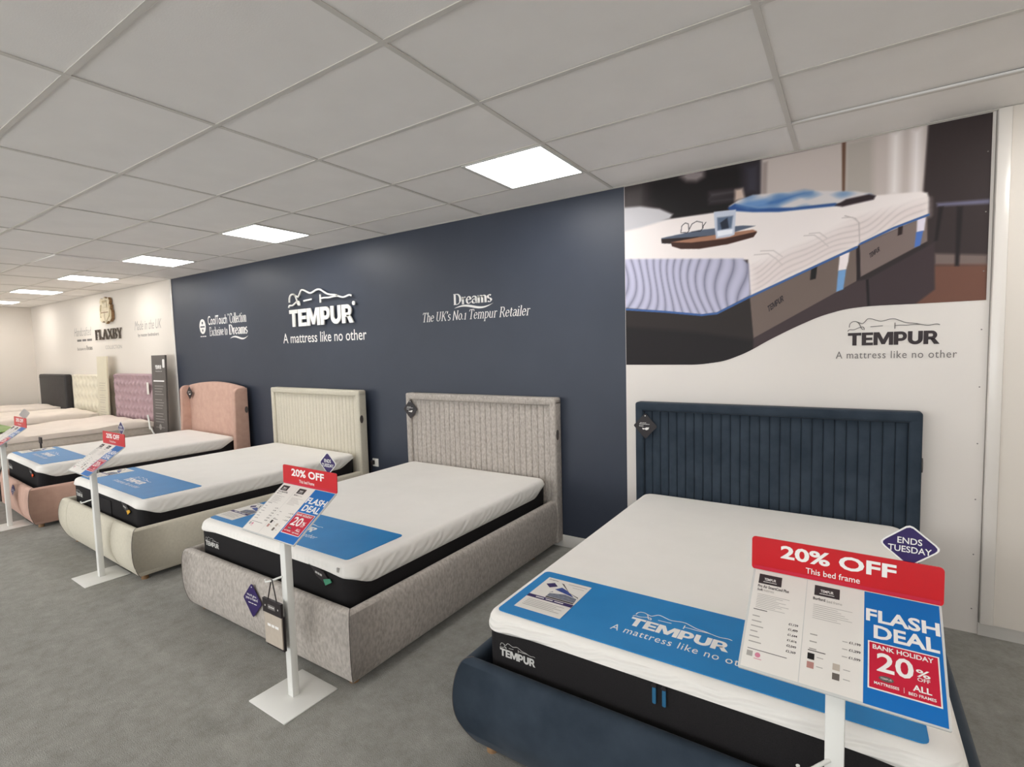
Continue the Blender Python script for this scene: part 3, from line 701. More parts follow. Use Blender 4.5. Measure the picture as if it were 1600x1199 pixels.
def bed_base(root, m, half, yf, yh, prof, seams=()):
    rails(root, m, half, yf, yh, prof)
    for s in (-1, 1):
        for y in (yf + .03, yh - .25):
            mb = MB(); mb.tube([(s * (half - .035), y, 0), (s * (half - .035), y, .075)], .024, 12); mb.build('leg', 'wood_leg', root, 50)
    for s in (-1, 1): MB().tube([(s * (half + d + .0004), yf - d - .0004, z) for d, z in prof[8:-2]], .0018, 6).build('corner_seam', 'badge_dark', root, 60)
    n = 12
    for i in range(n):
        y = yf + .06 + (yh - yf - .16) * i / (n - 1); MB().box(-half, half, y - .035, y + .035, .205, .219).build('slat', 'slat_wood', root)
    for x in seams:                                     # upholstery seams down the foot rail
        pts = [(d, z) for d, z in prof[10:-2]]
        MB().tube([(x, yf - d - .0006, z) for d, z in pts], .0022, 6).build('seam', m, root, 60)
def channel_headboard(root, m, w, top, y0, n=26):
    """y0: back of the headboard (against the wall)"""
    t = .10; b = .062; h = w / 2; yf = y0 - t
    MB().box(-h + b * .6, h - b * .6, y0 - .06, y0, .12, top - b * .5).build('back_panel', m, root)
    mb = MB(); mb.rbox(-h, h, yf, y0, top - b, top, .016, 3); mb.rbox(-h, -h + b, yf + .0006, y0, .05, top - .02, .016, 3); mb.rbox(h - b, h, yf + .0006, y0, .05, top - .02, .016, 3)
    mb.build('border', m, root, 50)
    cw = (w - 2 * b) / n; prof = [(-.5, .008), (-.475, .0135), (-.42, .0175), (-.28, .0195), (0, .0205), (.28, .0195), (.42, .0175), (.475, .0135), (.5, .008)]
    z0, z1 = .3, top - b + .004
    vs = [(a * cw, -d, z) for z in (z0, z1 - .012) for a, d in prof] + [(a * cw, -d * .55, z1) for a, d in prof]
    k = len(prof); fs = [(r * k + i, r * k + i + 1, (r + 1) * k + i + 1, (r + 1) * k + i) for r in range(2) for i in range(k - 1)] + [tuple(range(k))[::-1], tuple(range(2 * k, 3 * k))]
    first = None
    for i in range(n):
        x = -w / 2 + b + cw * (i + .5)
        if first is None: o = first = MB().add(vs, fs).build('channel', m, root, 60)
        else: o = first.copy(); COL.objects.link(o)
        o.location = (x, y0 - .06, 0)
    badge(root, (h, y0 - .075, top - .30))
def badge(root, at, r=.026):
    p = Plane(at, (0, 1, 0), (0, 0, 1)); mb = MB(); p.slab(mb, ellipse(0, 0, r * .8, r * 1.6), 0, .005); mb.build('side_badge', 'badge_dark', root, 40)

def mattress(cx, yf, yh, w, z0, top, rz=0, cover='cover_fine', foot_drop=.052, side_drop=.125, label='', pivot=None, corner=.075):
    root = empty('mattress', (cx, yh, 0), rz)
    L = yh - yf; h = w / 2; r = corner; pts = []
    def seg(a, b, n): return [(a[0] + (b[0] - a[0]) * i / n, a[1] + (b[1] - a[1]) * i / n) for i in range(n)]
    def cor(x, y, a): return arc(x, y, r, r, a, a + 90, 7)[:-1]
    # local: head at y=0, foot at y=-L, walk round
    pts += seg((-h + r, -L), (h - r, -L), 40) + cor(h - r, -L + r, -90) + seg((h, -L + r), (h, -r), 56) + cor(h - r, -r, 0) + seg((h - r, 0), (-h + r, 0), 24) + cor(-h + r, -r, 90) + seg((-h, -r), (-h, -L + r), 56) + cor(-h + r, -L + r, 180)
    n = len(pts)
    def smooth(t): t = min(1, max(0, t)); return t * t * (3 - 2 * t)
    def drop(x, y):
        a = abs(x)
        d = foot_drop + (side_drop - foot_drop) * (smooth((y + L) / .16) * .75 + .25 * smooth((a - (h - .28)) / .28)) if a > h - .3 else foot_drop
        if y > -.22: d = d + (foot_drop - d) * smooth((y + .22) / .2)
        return d
    def inset(k):
        out = []
        for x, y in pts:
            # scale towards the outline's core: straight inset of a rounded rectangle
            ax = max(-h + r, min(h - r, x)); ay = max(-L + r, min(-r, y)); dx, dy = x - ax, y - ay; q = math.hypot(dx, dy) or 1
            if k <= r: out.append((ax + dx / q * (r - k), ay + dy / q * (r - k)))
            else:
                out.append((x * (1 - (k - 0) / h), (y + L / 2) * (1 - k / (L / 2)) - L / 2))
        return out
    rings = []
    bz = [top - drop(x, y) for x, y in pts]
    rings.append([(x, y, z) for (x, y), z in zip(inset(.008), bz)])
    rings.append([(x, y, z + .006) for (x, y), z in zip(inset(.0), bz)])
    for f in (.35, .7): rings.append([(x, y, z + (top - .034 - z) * f) for (x, y), z in zip(inset(-.004), bz)])
    for k, dz in ((0, .034), (.003, .022), (.010, .011), (.021, .004), (.036, .0006), (.06, 0)): rings.append([(x, y, top - dz) for x, y in inset(k)])
    rings.append([(x, y, top) for x, y in inset(.2)])
    def loft(rs): return [p for q in rs for p in q], [(i * n + j, i * n + (j + 1) % n, (i + 1) * n + (j + 1) % n, (i + 1) * n + j) for i in range(len(rs) - 1) for j in range(n)]
    v, f = loft(rings); f.append(tuple(range((len(rings) - 1) * n, len(rings) * n)))
    MB().add(v, f).build('cover', cover, root, 70)
    i0 = inset(.006)
    rb = [[(x, y, z0) for x, y in inset(.03)], [(x, y, z0 + .02) for x, y in i0], [(x, y, z + .004) for (x, y), z in zip(i0, bz)], [(x, y, z + .004) for (x, y), z in zip(inset(.05), bz)]]
    v, f = loft(rb); f.append(tuple(range(n))[::-1]); MB().add(v, f).build('base_cover', 'mattress_black', root, 60)
    tag(root, label, 'mattress')
    return root
def foot_face(root, L): return Plane((0, -L + .006, 0), (1, 0, 0), (0, 0, 1))    # front of the black band
def mattress_print(root, L, w, top, tagcol=None, tagx=None):
    p = foot_face(root, L); ink = MB(); p.mark(ink, -w / 2 + .08, top - .162, .163, .031, .0015)
    p.figure(ink, -w / 2 + .08, top - .162, .163, .0018, .0015, 1.25); ink.build('logo', 'silver', root)
    if tagcol:
        mb = MB(); x = tagx; q = Plane((x, -L + .006, top - .075), (1, 0, -.16), (.16, 0, 1))
        q.slab(mb, [(-.10, .012), (.03, .012), (.075, -.02), (.05, -.05), (-.03, -.03), (-.06, -.005)], .001, .010); mb.build('fabric_tag', 'tag_black', root)
        mb = MB(); q.slab(mb, [(.035, -.026), (.085, -.004), (.1, -.018), (.055, -.052)], .010, .014); mb.build('tag_tip', tagcol, root)
        mb = MB(); q.text(mb, '#', -.035, -.02, .055, .018, .0115, bold=.01); mb.build('tag_lettering', 'silver', root)

def foot_mat(cx, y0, y1, w, top, rz, label, pivot):
    root = empty('foot_mat', (pivot[0], pivot[1], top), rz)
    ox = cx - pivot[0]; oy = y0 - pivot[1]; d = y1 - y0
    p = Plane((ox, oy, .0005), (1, 0, 0), (0, 1, 0))
    mb = MB(); p.slab(mb, rrect(-w / 2, 0, w / 2, d, .022), 0, .003); mb.build('sheet', 'mat_blue', root)
    ink = MB(); p.mark(ink, -.195, .159, .361, .062, .0036); ink.build('word_mark', 'print_white', root)
    p.words('A mattress like no other', -.24, .097, .52, .042, 'print_white', root, .0036, space=1.1)
    ink = MB(); p.figure(ink, -.195, .159, .361, .004, .0036, 1.21); ink.build('figure_outline', 'print_white', root)
    tag(root, label, 'foot mat', 'blue protective mats across the mattress feet')
    return root
def leaflet(ux, uy, top, rz, label, pivot):
    root = empty('leaflet', (pivot[0], pivot[1], top + .0042), rz); p = Plane((ux - pivot[0], uy - pivot[1], 0), (1, 0, 0), (0, 1, 0)); W, Hh = .212, .30
    mb = MB(); p.slab(mb, [(0, 0), (W, 0), (W, Hh), (0, Hh)], 0, .0012); mb.build('sheet', 'paper', root)
    n = .0017
    ink = MB(); p.rect(ink, 0, .098, W, .122, n); ink.poly if 0 else None
    p.poly(ink, [(.02, .235), (.05, .26), (.078, .235), (.05, .21)], n); ink.build('purple_band', 'print_purple', root)
    ink = MB(); p.text(ink, '#', .04, .104, .13, .011, n + .0006, bold=.01)
    ink.build('band_lettering', 'print_white', root)
    ink = MB(); p.text(ink, 'Dreams', .012, .277, .045, .011, n, bold=.01); p.rect(ink, .075, .126, .205, .136, n); p.poly(ink, [(.08, .27), (.092, .268), (.15, .205), (.205, .178), (.2, .186), (.155, .2)], n + .0006); ink.build('print', 'print_dark', root)
    ink = MB(); p.poly(ink, [(.075, .138), (.205, .138), (.2, .172), (.14, .185), (.075, .165)], n); p.poly(ink, [(.068, .17), (.085, .18), (.08, .186)], n); ink.build('layer_picture', 'print_slate', root)
    ink = MB(); p.poly(ink, [(.08, .205), (.1, .235), (.135, .218), (.185, .178), (.12, .195)], n + .0004); ink.build('cover_picture', 'print_navyblue', root)
    ink = MB()
    for i in range(5): p.rect(ink, .02, .078 - i * .012, .19 - (i % 2) * .03, .0815 - i * .012, n)
    p.rect(ink, .11, .275, .2, .279, n); p.rect(ink, .14, .255, .195, .258, n); ink.build('small_print', 'print_grey', root)['kind'] = 'stuff'
    tag(root, label, 'leaflet', 'sheets lying on the blue foot mats')
def diamond(parent_plane, cx, cy, w, h, m, name, label, cat, lines, hole=True, group=None, pic=False):
    """a die-cut diamond card lying against a plane"""
    root = empty(name, parent_plane.P(cx, cy, 0)); p = Plane((0, 0, 0), parent_plane.R, parent_plane.U)
    a, b = w / 2, h / 2; k = .86
    pts = [(0, -b), (a * .09, -b * .96), (a * .95, -b * .08), (a, 0), (a * .95, b * .08), (a * .09, b * .96), (0, b), (-a * .09, b * .96), (-a * .95, b * .08), (-a, 0), (-a * .95, -b * .08), (-a * .09, -b * .96)]
    mb = MB(); p.slab(mb, pts, .0005, .003); mb.build('card', m, root)
    ink = MB()
    for (t, u0, v0, ww, hh, bo) in lines: p.text(ink, t, u0 * w, v0 * h, ww * w, hh * h, .0036, bold=bo)
    if hole: p.poly(ink, ellipse(0, b * .82, w * .022, w * .022, 8), .0036)
    if pic: p.poly(ink, [(-.14 * w, -.08 * h), (-.02 * w, -.1 * h), (.04 * w, -.06 * h), (.17 * w, -.05 * h), (.13 * w, -.14 * h), (.04 * w, -.17 * h), (-.02 * w, -.13 * h), (-.1 * w, -.15 * h)], .0036)
    ink.build('print', 'print_white', root)
    tag(root, label, cat, group)
    return root
TAG_LINES = [('#', -.22, .11, .26, .03, 0), ('Sleepmaker', -.26, .045, .46, .05, .02), ('base', -.26, -.02, .18, .04, .02)]

# ---- navy bed
B4 = -.478
b = empty('upholstered_bed', (B4, WY, 0)); tag(b, 'dark navy velvet bed with ribbed headboard below the wall photograph', 'bed')
bed_base(b, 'velvet_navy', .765, 1.585 - WY, -.10, rail_profile(.014, .03))
channel_headboard(b, 'velvet_navy', 1.65, 1.24, -.004)
M4 = mattress(B4, 1.60, 3.585, 1.5, .22, .59, 0, 'cover_bold', label='white topped black mattress on the navy velvet bed', foot_drop=.055)
mattress_print(M4, 1.985, 1.5, .595)
p = foot_face(M4, 1.985)
mb = MB()
for x in (-.045, -.012):
    p.slab(mb, rrect(x - .006, .468, x + .006, .525, .004), .004, .009)
mb.build('zip_pull', 'tag_teal', M4)
mb = MB()
for x in (-.045, -.012): p.slab(mb, ellipse(x, .531, .009, .006, 10), .002, .012)
mb.build('zip_slider', 'tag_black', M4)
foot_mat(B4 - .02, 1.645, 2.06, 1.38, .59, 0, 'blue foot mat with white logo on the mattress of the navy bed', (B4, 3.585))
leaflet(-1.142, 1.705, .59, 0, 'white leaflet with purple band on the mat of the navy bed', (B4, 3.585))
hb = Plane((0, WY - .106, 0), (1, 0, 0), (0, 0, 1))
TG = 'dark diamond swing tags on the headboards'
diamond(hb, -1.225, 1.07, .17, .18, 'tag_black', 'swing_tag', 'black diamond tag on the navy ribbed headboard', 'tag', TAG_LINES, group=TG, pic=True)

# ---- taupe bed
B3 = -2.795
b = empty('upholstered_bed', (B3, WY, 0)); tag(b, 'taupe chenille bed with ribbed headboard against the navy wall', 'bed')
bed_base(b, 'chenille_taupe', .765, 1.585 - WY, -.10, rail_profile(-.002, .012))
channel_headboard(b, 'chenille_taupe', 1.665, 1.247, -.004)
M3 = mattress(B3, 1.60, 3.585, 1.5, .22, .592, 0, label='white topped black mattress with green tag on the taupe bed')
mattress_print(M3, 1.985, 1.5, .60, 'tag_green', .52)
mb = MB(); foot_face(M3, 1.985).slab(mb, [(.655, .553), (.672, .553), (.672, .575), (.655, .575)], .002, .008); mb.build('care_label', 'print_grey', M3)
foot_mat(B3 - .03, 1.66, 2.06, 1.38, .592, 0, 'blue foot mat with white logo on the mattress of the taupe bed', (B3, 3.585))
leaflet(-3.52, 1.70, .592, 0, 'white leaflet with purple band on the mat of the taupe bed', (B3, 3.585))
diamond(hb, -3.558, 1.09, .18, .18, 'tag_black', 'swing_tag', 'black diamond tag on the taupe ribbed headboard', 'tag', TAG_LINES, group=TG, pic=True)
PUR = [("We'll give", -.28, .1, .52, .085, .012), ('you a hand', -.36, -.01, .66, .11, .012), ('#', -.22, -.1, .46, .035, 0)]
ft = Plane((0, 1.512, 0), (1, 0, 0), (0, 0, 1))
diamond(ft, -2.777, .281, .18, .19, 'print_purple', 'diamond_sticker', 'purple diamond card on the foot rail of the taupe bed', 'card', PUR)

# ---- cream bed (slightly turned)
B2 = -5.075; R2 = math.radians(-1.6)
b = empty('upholstered_bed', (B2, WY, 0), R2); tag(b, 'cream linen bed with ribbed headboard below the raised white logo', 'bed')
bed_base(b, 'linen_cream', .765, 1.585 - WY, -.13, rail_profile(.012, .022), seams=(.42, -.62))
channel_headboard(b, 'linen_cream', 1.66, 1.257, -.03)
M2 = mattress(B2, 1.60, 3.565, 1.5, .22, .592, R2, label='white topped black mattress with yellow tag on the cream bed')
mattress_print(M2, 1.965, 1.5, .60, 'tag_yellow', .50)
mb = MB(); foot_face(M2, 1.965).slab(mb, rrect(-.22, .36, .18, .515, .01), .001, .006); mb.build('flap', 'mattress_black', M2)
foot_mat(B2 + .0, 1.65, 2.07, 1.40, .592, R2, 'blue foot mat with white logo on the mattress of the cream bed', (B2, 3.565))
leaflet(-5.78, 1.70, .592, R2, 'white leaflet with purple band on the mat of the cream bed', (B2, 3.565))

# ---- pink winged bed
B1 = -7.30; R1 = math.radians(-2.6)
b = empty('upholstered_bed', (B1, WY, 0), R1); tag(b, 'pink velvet bed with winged curved headboard beside the cream wall', 'bed')
bed_base(b, 'velvet_pink', .715, 1.585 - WY, -.16, rail_profile(.006, .02), seams=(.36, -.36))
def winged_headboard(root, m, w, y0):
    h = w / 2; n = 24; fy, by = y0 - .11, y0 - .045
    xs = [-h + .05 + (w - .1) * i / n for i in range(n + 1)]
    top = [1.235 + .068 * (1 - (x / h) ** 2) for x in xs]
    vs = []; prof = [(fy, 0, .1), (fy, -.022, None), (fy + .007, -.007, None), (fy + .02, 0, None), (by - .005, 0, None), (by, -.012, None), (by, 0, .1)]
    for x, z in zip(xs, top):
        for y, dz, zz in prof: vs.append((x, y, zz if zz is not None else z + dz))
    k = len(prof); fs = [(i * k + j, (i + 1) * k + j, (i + 1) * k + j + 1, i * k + j + 1) for i in range(n) for j in range(k - 1)]
    fs += [tuple(range(k)), tuple(range(n * k, (n + 1) * k))[::-1]]
    MB().add(vs, fs).build('back_panel', m, root, 60)
    for s in (-1, 1):
        # wing: profile in (y,z), rounded at the front top
        pr = [(y0 - .045, .06), (y0 - .045, 1.235)] + [(y0 - .14 - .075 * math.sin(t) , 1.165 + .075 * math.cos(t)) for t in np.linspace(0, math.pi / 2, 8)] + [(y0 - .22, .9), (y0 - .235, .55), (y0 - .24, .06)]
        bm = bmesh.new(); vv = [bm.verts.new((s * (h - .065), y, z)) for y, z in pr]; f = bm.faces.new(vv)
        e = bmesh.ops.extrude_face_region(bm, geom=[f]); bmesh.ops.translate(bm, verts=[g for g in e['geom'] if isinstance(g, bmesh.types.BMVert)], vec=(s * .065, 0, 0))
        bmesh.ops.recalc_face_normals(bm, faces=bm.faces[:])
        ed = [q for q in bm.edges if abs(q.verts[0].co.x - q.verts[1].co.x) < 1e-5]
        bmesh.ops.bevel(bm, geom=ed, offset=.014, segments=3, profile=.5, affect='EDGES'); bm.verts.index_update()
        MB().add([v.co[:] for v in bm.verts], [[v.index for v in q.verts] for q in bm.faces]).build('wing', m, root, 50); bm.free()
    badge(root, (h, y0 - .075, .955))
winged_headboard(b, 'velvet_pink', 1.62, .02)
M1 = mattress(B1, 1.62, 3.555, 1.35, .22, .61, R1, label='white topped black mattress with orange tag on the pink bed', side_drop=.135)
mattress_print(M1, 1.935, 1.35, .61, 'tag_orange', .44)
foot_mat(B1 - .02, 1.665, 2.06, 1.25, .61, R1, 'blue foot mat with white logo on the mattress of the pink bed', (B1, 3.555))
leaflet(-7.93, 1.71, .61, R1, 'white leaflet with purple band on the mat of the pink bed', (B1, 3.555))
diamond(Plane((0, WY - .094, 0), (1, 0, 0), (0, 0, 1)), -7.955, 1.135, .165, .18, 'tag_black', 'swing_tag', 'black diamond tag on the pink winged headboard', 'tag', TAG_LINES, group=TG, pic=True)
diamond(ft, -7.21, .31, .17, .15, 'print_purple', 'diamond_sticker', 'purple diamond card on the foot rail of the pink bed', 'card', PUR)

# ================================================================== FAR BEDS by the cream wall
def far_bed(x0, x1, top, label, mlabel, seed):
    cx = (x0 + x1) / 2; h = (x1 - x0) / 2; y0, y1 = 1.62, 3.56
    b = empty('divan_bed', (cx, y1, 0)); L = y1 - y0; tag(b, label, 'bed')
    MB().rbox(-h, h, -L, 0, .04, .40, .02, 3).build('divan_base', 'divan_grey', b, 40)
    for s in (-1, 1):
        for y in (-.08, -L + .08): MB().tube([(s * (h - .08), y, 0), (s * (h - .08), y, .045)], .025, 10).build('foot', 'tag_black', b, 50)
    m = empty('mattress', (cx, y1, .402)); tag(m, mlabel, 'mattress'); t = top - .402
    rnd = random.Random(seed); nx, ny = 20, 28
    def wob(x, y): return .016 * math.sin(x * 5 + seed) * math.sin(y * 4.3 + seed * 2) + .010 * math.sin(x * 11 + y * 9 + seed)
    # side border
    mb = MB(); mb.rbox(-h, h, -L, 0, 0, t * .60, .025, 3); mb.build('border', 'ticking', m, 50)
    for zz in (.012, t * .30, t * .585):
        q = [(-h, -L), (h, -L), (h, 0), (-h, 0), (-h, -L)]
        mb = MB()
        for a, c in zip(q, q[1:]): mb.tube([(a[0] * 1.002, a[1], zz), (c[0] * 1.002, c[1], zz)], .006, 6)
        mb.build('piping', 'ticking', m, 50)
    # pillow top: soft crowned slab with a wavy edge
    vs = []; hx = h + .004
    for j in range(ny + 1):
        for i in range(nx + 1):
            u, v = -1 + 2 * i / nx, -1 + 2 * j / ny
            edge = max(abs(u), abs(v)); k = max(0, (edge - .86) / .14)
            z = t * (1 - .11 * k ** 2.2) + wob(u * hx, v * L / 2) * (1 - .3 * k) - .008
            vs.append((u * hx, -L / 2 + v * (L / 2 + .004), z))
    nn = nx + 1; fs = [(j * nn + i, j * nn + i + 1, (j + 1) * nn + i + 1, (j + 1) * nn + i) for j in range(ny) for i in range(nx)]
    rim = [i for i in range(nn)] + [(j + 1) * nn - 1 for j in range(1, ny + 1)] + [ny * nn + i for i in range(nx - 1, -1, -1)] + [j * nn for j in range(ny - 1, 0, -1)]
    base = len(vs); vs += [(vs[i][0] * .992, (vs[i][1] + L / 2) * .994 - L / 2, t * .62) for i in rim]
    kq = len(rim); fs += [(rim[(i + 1) % kq], rim[i], base + i, base + (i + 1) % kq) for i in range(kq)]
    MB().add(vs, fs).build('pillow_top', 'ticking_top', m, 70)
    return b, m
b0, m0 = far_bed(-10.58, -9.08, .70, 'pale divan bed in front of the mauve buttoned headboard', 'cream pillow top mattress on the divan by the mauve headboard', 1)
far_bed(-12.62, -11.26, .745, 'pale divan bed in front of the cream buttoned headboard', 'cream pillow top mattress on the divan by the cream headboard', 2)
far_bed(-14.55, -13.2, .765, 'pale divan bed in front of the plain black headboard', 'cream pillow top mattress on the divan by the black headboard', 4)
g = MB().rbox(-10.5, -9.35, 1.66, 2.12, .721, .731, .004).build('foot_mat', 'mat_green', None, 40); tag(g, 'green foot mat on the mattress by the mauve headboard', 'foot mat')
c = empty('tag_holder', (-8.62, 2.10, 0)); MB().box(-.10, .10, -.1, .1, 0, .012).build('base', 'tag_black', c); MB().tube([(0, 0, .012), (0, 0, .62)], .01).build('post', 'tag_black', c, 60); MB().rbox(-.05, .05, -.006, .006, .60, .68, .003).build('head', 'tag_black', c, 40)
tag(c, 'small black tag holder rising behind the mattress of the pink bed', 'tag holder')

def tufted(cx, w, z0, z1, m, label, cols, rows, depth=.03):
    root = empty('tufted_headboard', (cx, WY - .004, 0)); tag(root, label, 'headboard')
    MB().rbox(-w / 2, w / 2, -.05, 0, z0 * 0 + .02, z1 - .004, .012, 2).build('back_panel', m, root, 40)
    btn = []
    dx = w / (cols + .5); dz = (z1 - z0 - .1) / rows
    for r in range(rows):
        for c_ in range(cols): btn.append((-w / 2 + dx * (.5 + c_ + (.5 if r % 2 else 0)), z1 - .09 - dz * r))
    B = np.array(btn); nx, nz = int(w / .022), int((z1 - z0) / .022)
    xs = np.linspace(-w / 2, w / 2, nx + 1); zs = np.linspace(z0, z1, nz + 1); X, Z = np.meshgrid(xs, zs)
    d2 = ((X[..., None] - B[:, 0]) ** 2 / dx ** 2 + (Z[..., None] - B[:, 1]) ** 2 / (dz * 1.1) ** 2)
    D = np.sqrt(d2.min(-1)); Y = -.05 - depth * np.clip(D * 1.9, 0, 1) ** .6
    # pleats between neighbouring buttons
    a = (X + w / 2) / dx; bb = (z1 - .09 - Z) / dz
    f1 = np.abs(((a - .5 - bb * .5) + .5) % 1 - .5); f2 = np.abs(((a - .5 + bb * .5) + .5) % 1 - .5)
    ok = (bb > -.05) & (bb < rows - 1 + .05); Y += np.where(ok, .009 * (np.exp(-(f1 / .07) ** 2) + np.exp(-(f2 / .07) ** 2)), 0)
    edge = np.minimum(np.minimum(X + w / 2, w / 2 - X), z1 - Z); Y = np.where(edge < .02, np.maximum(Y, -.05 - depth * np.clip(edge / .02, 0, 1)), Y); Y = np.minimum(Y, -.0505)
    i = (np.arange(nz)[:, None] * (nx + 1) + np.arange(nx)[None, :]).ravel()
    mb = MB(); mb.v = np.stack([X, Y, Z], -1).reshape(-1, 3).tolist(); mb.f = np.stack([i, i + 1, i + nx + 2, i + nx + 1], 1).tolist()
    mb.build('padding', m, root, 70)
    bm = bmesh.new(); bmesh.ops.create_uvsphere(bm, u_segments=8, v_segments=5, radius=.013); bm.verts.index_update()
    V = [(v.co.x, v.co.y * .5, v.co.z) for v in bm.verts]; F = [[v.index for v in f.verts] for f in bm.faces]; bm.free(); first = None
    for x, z in btn:
        if first is None: o = first = MB().add(V, F).build('button', m, root, 80)
        else: o = first.copy(); COL.objects.link(o)
        o.location = (x, -.055, z)
    return root
tufted(-9.84, 1.5, .5, 1.40, 'velvet_mauve', 'dusty mauve deep buttoned headboard behind the dark grey board', 10, 6, .06)
tufted(-11.82, 1.5, .5, 1.375, 'tuft_cream', 'cream deep buttoned headboard behind the cream board', 8, 4, .05)
k = empty('plain_headboard', (-13.74, WY - .004, 0)); tag(k, 'plain black padded headboard near the end wall', 'headboard')
MB().rbox(-.68, .84, -.12, 0, .05, 1.37, .03, 3).build('padding', 'leather_black', k, 50)
mb = MB(); mb.tube([(-.66, -.122, 1.30), (.82, -.122, 1.30)], .004, 6); mb.build('seam', 'leather_black', k, 60)
w_ = MB().rbox(-9.24, -9.175, WY - .135, WY - .128, 1.08, 1.27, .002).build('price_ticket', 'paper', None, 40); tag(w_, 'white ticket hanging at the edge of the mauve buttoned headboard', 'ticket')

def board(cx, w, top, m, label, ink_m, y, dark):
    r = empty('display_board', (cx, y, 0)); lean = .03
    p = Plane((0, 0, .0), (1, 0, 0), (0, lean, 1)); mb = MB(); p.slab(mb, [(-w / 2, .01), (w / 2, .01), (w / 2, top), (-w / 2, top)], -.024, 0); mb.build('panel', m, r)
    mb = MB(); mb.box(-w / 2, w / 2, -.06, .06, 0, .012); mb.build('foot', 'white_steel', r)
    ink = MB()
    if dark:
        p.mark(ink, -.1, top - .21, .2, .06, .001); p.figure(ink, -.1, top - .21, .2, .004, .001, .9); p.text(ink, 'A mattress like no other', -.1, top - .25, .22, .02, .001)
        p.slab(ink, rrect(w / 2 - .085, top - .19, w / 2 - .02, top - .06, .02), 0, .003)
        p.rect(ink, -w / 2 + .05, top - .40, w / 2 - .05, top - .38, .001)
        ink.build('print', 'print_white', r); ink = MB()
    for i in range(16):
        if i % 5 != 4: p.rect(ink, -w / 2 + .08, top - .47 - i * .042, w / 2 - .08 - (i % 3) * .03, top - .462 - i * .042, .001)
    if dark: p.poly(ink, ellipse(0, .30 + .3, .04, .045), .001)
    ink.build('small_print', ink_m, r)['kind'] = 'stuff'; tag(r, label, 'display board')
    return r
board(-8.74, .45, 1.69, 'board_grey', 'tall dark grey board with white print leaning by the mauve headboard', 'print_grey', 3.50, True)
board(-10.90, .43, 1.70, 'board_cream', 'tall cream information board leaning by the cream headboard', 'swatch_sand', 3.50, False)
c = MB().tube([(-8.95, 3.44, .78), (-8.86, 3.42, .66), (-8.80, 3.40, .58), (-8.72, 3.38, .60), (-8.68, 3.40, .52), (-8.72, 3.40, .25), (-8.80, 3.42, .012)], .012, 8).build('white_cable', 'pvc_white', None, 60); tag(c, 'loose white cable hanging beside the dark grey board', 'cable')

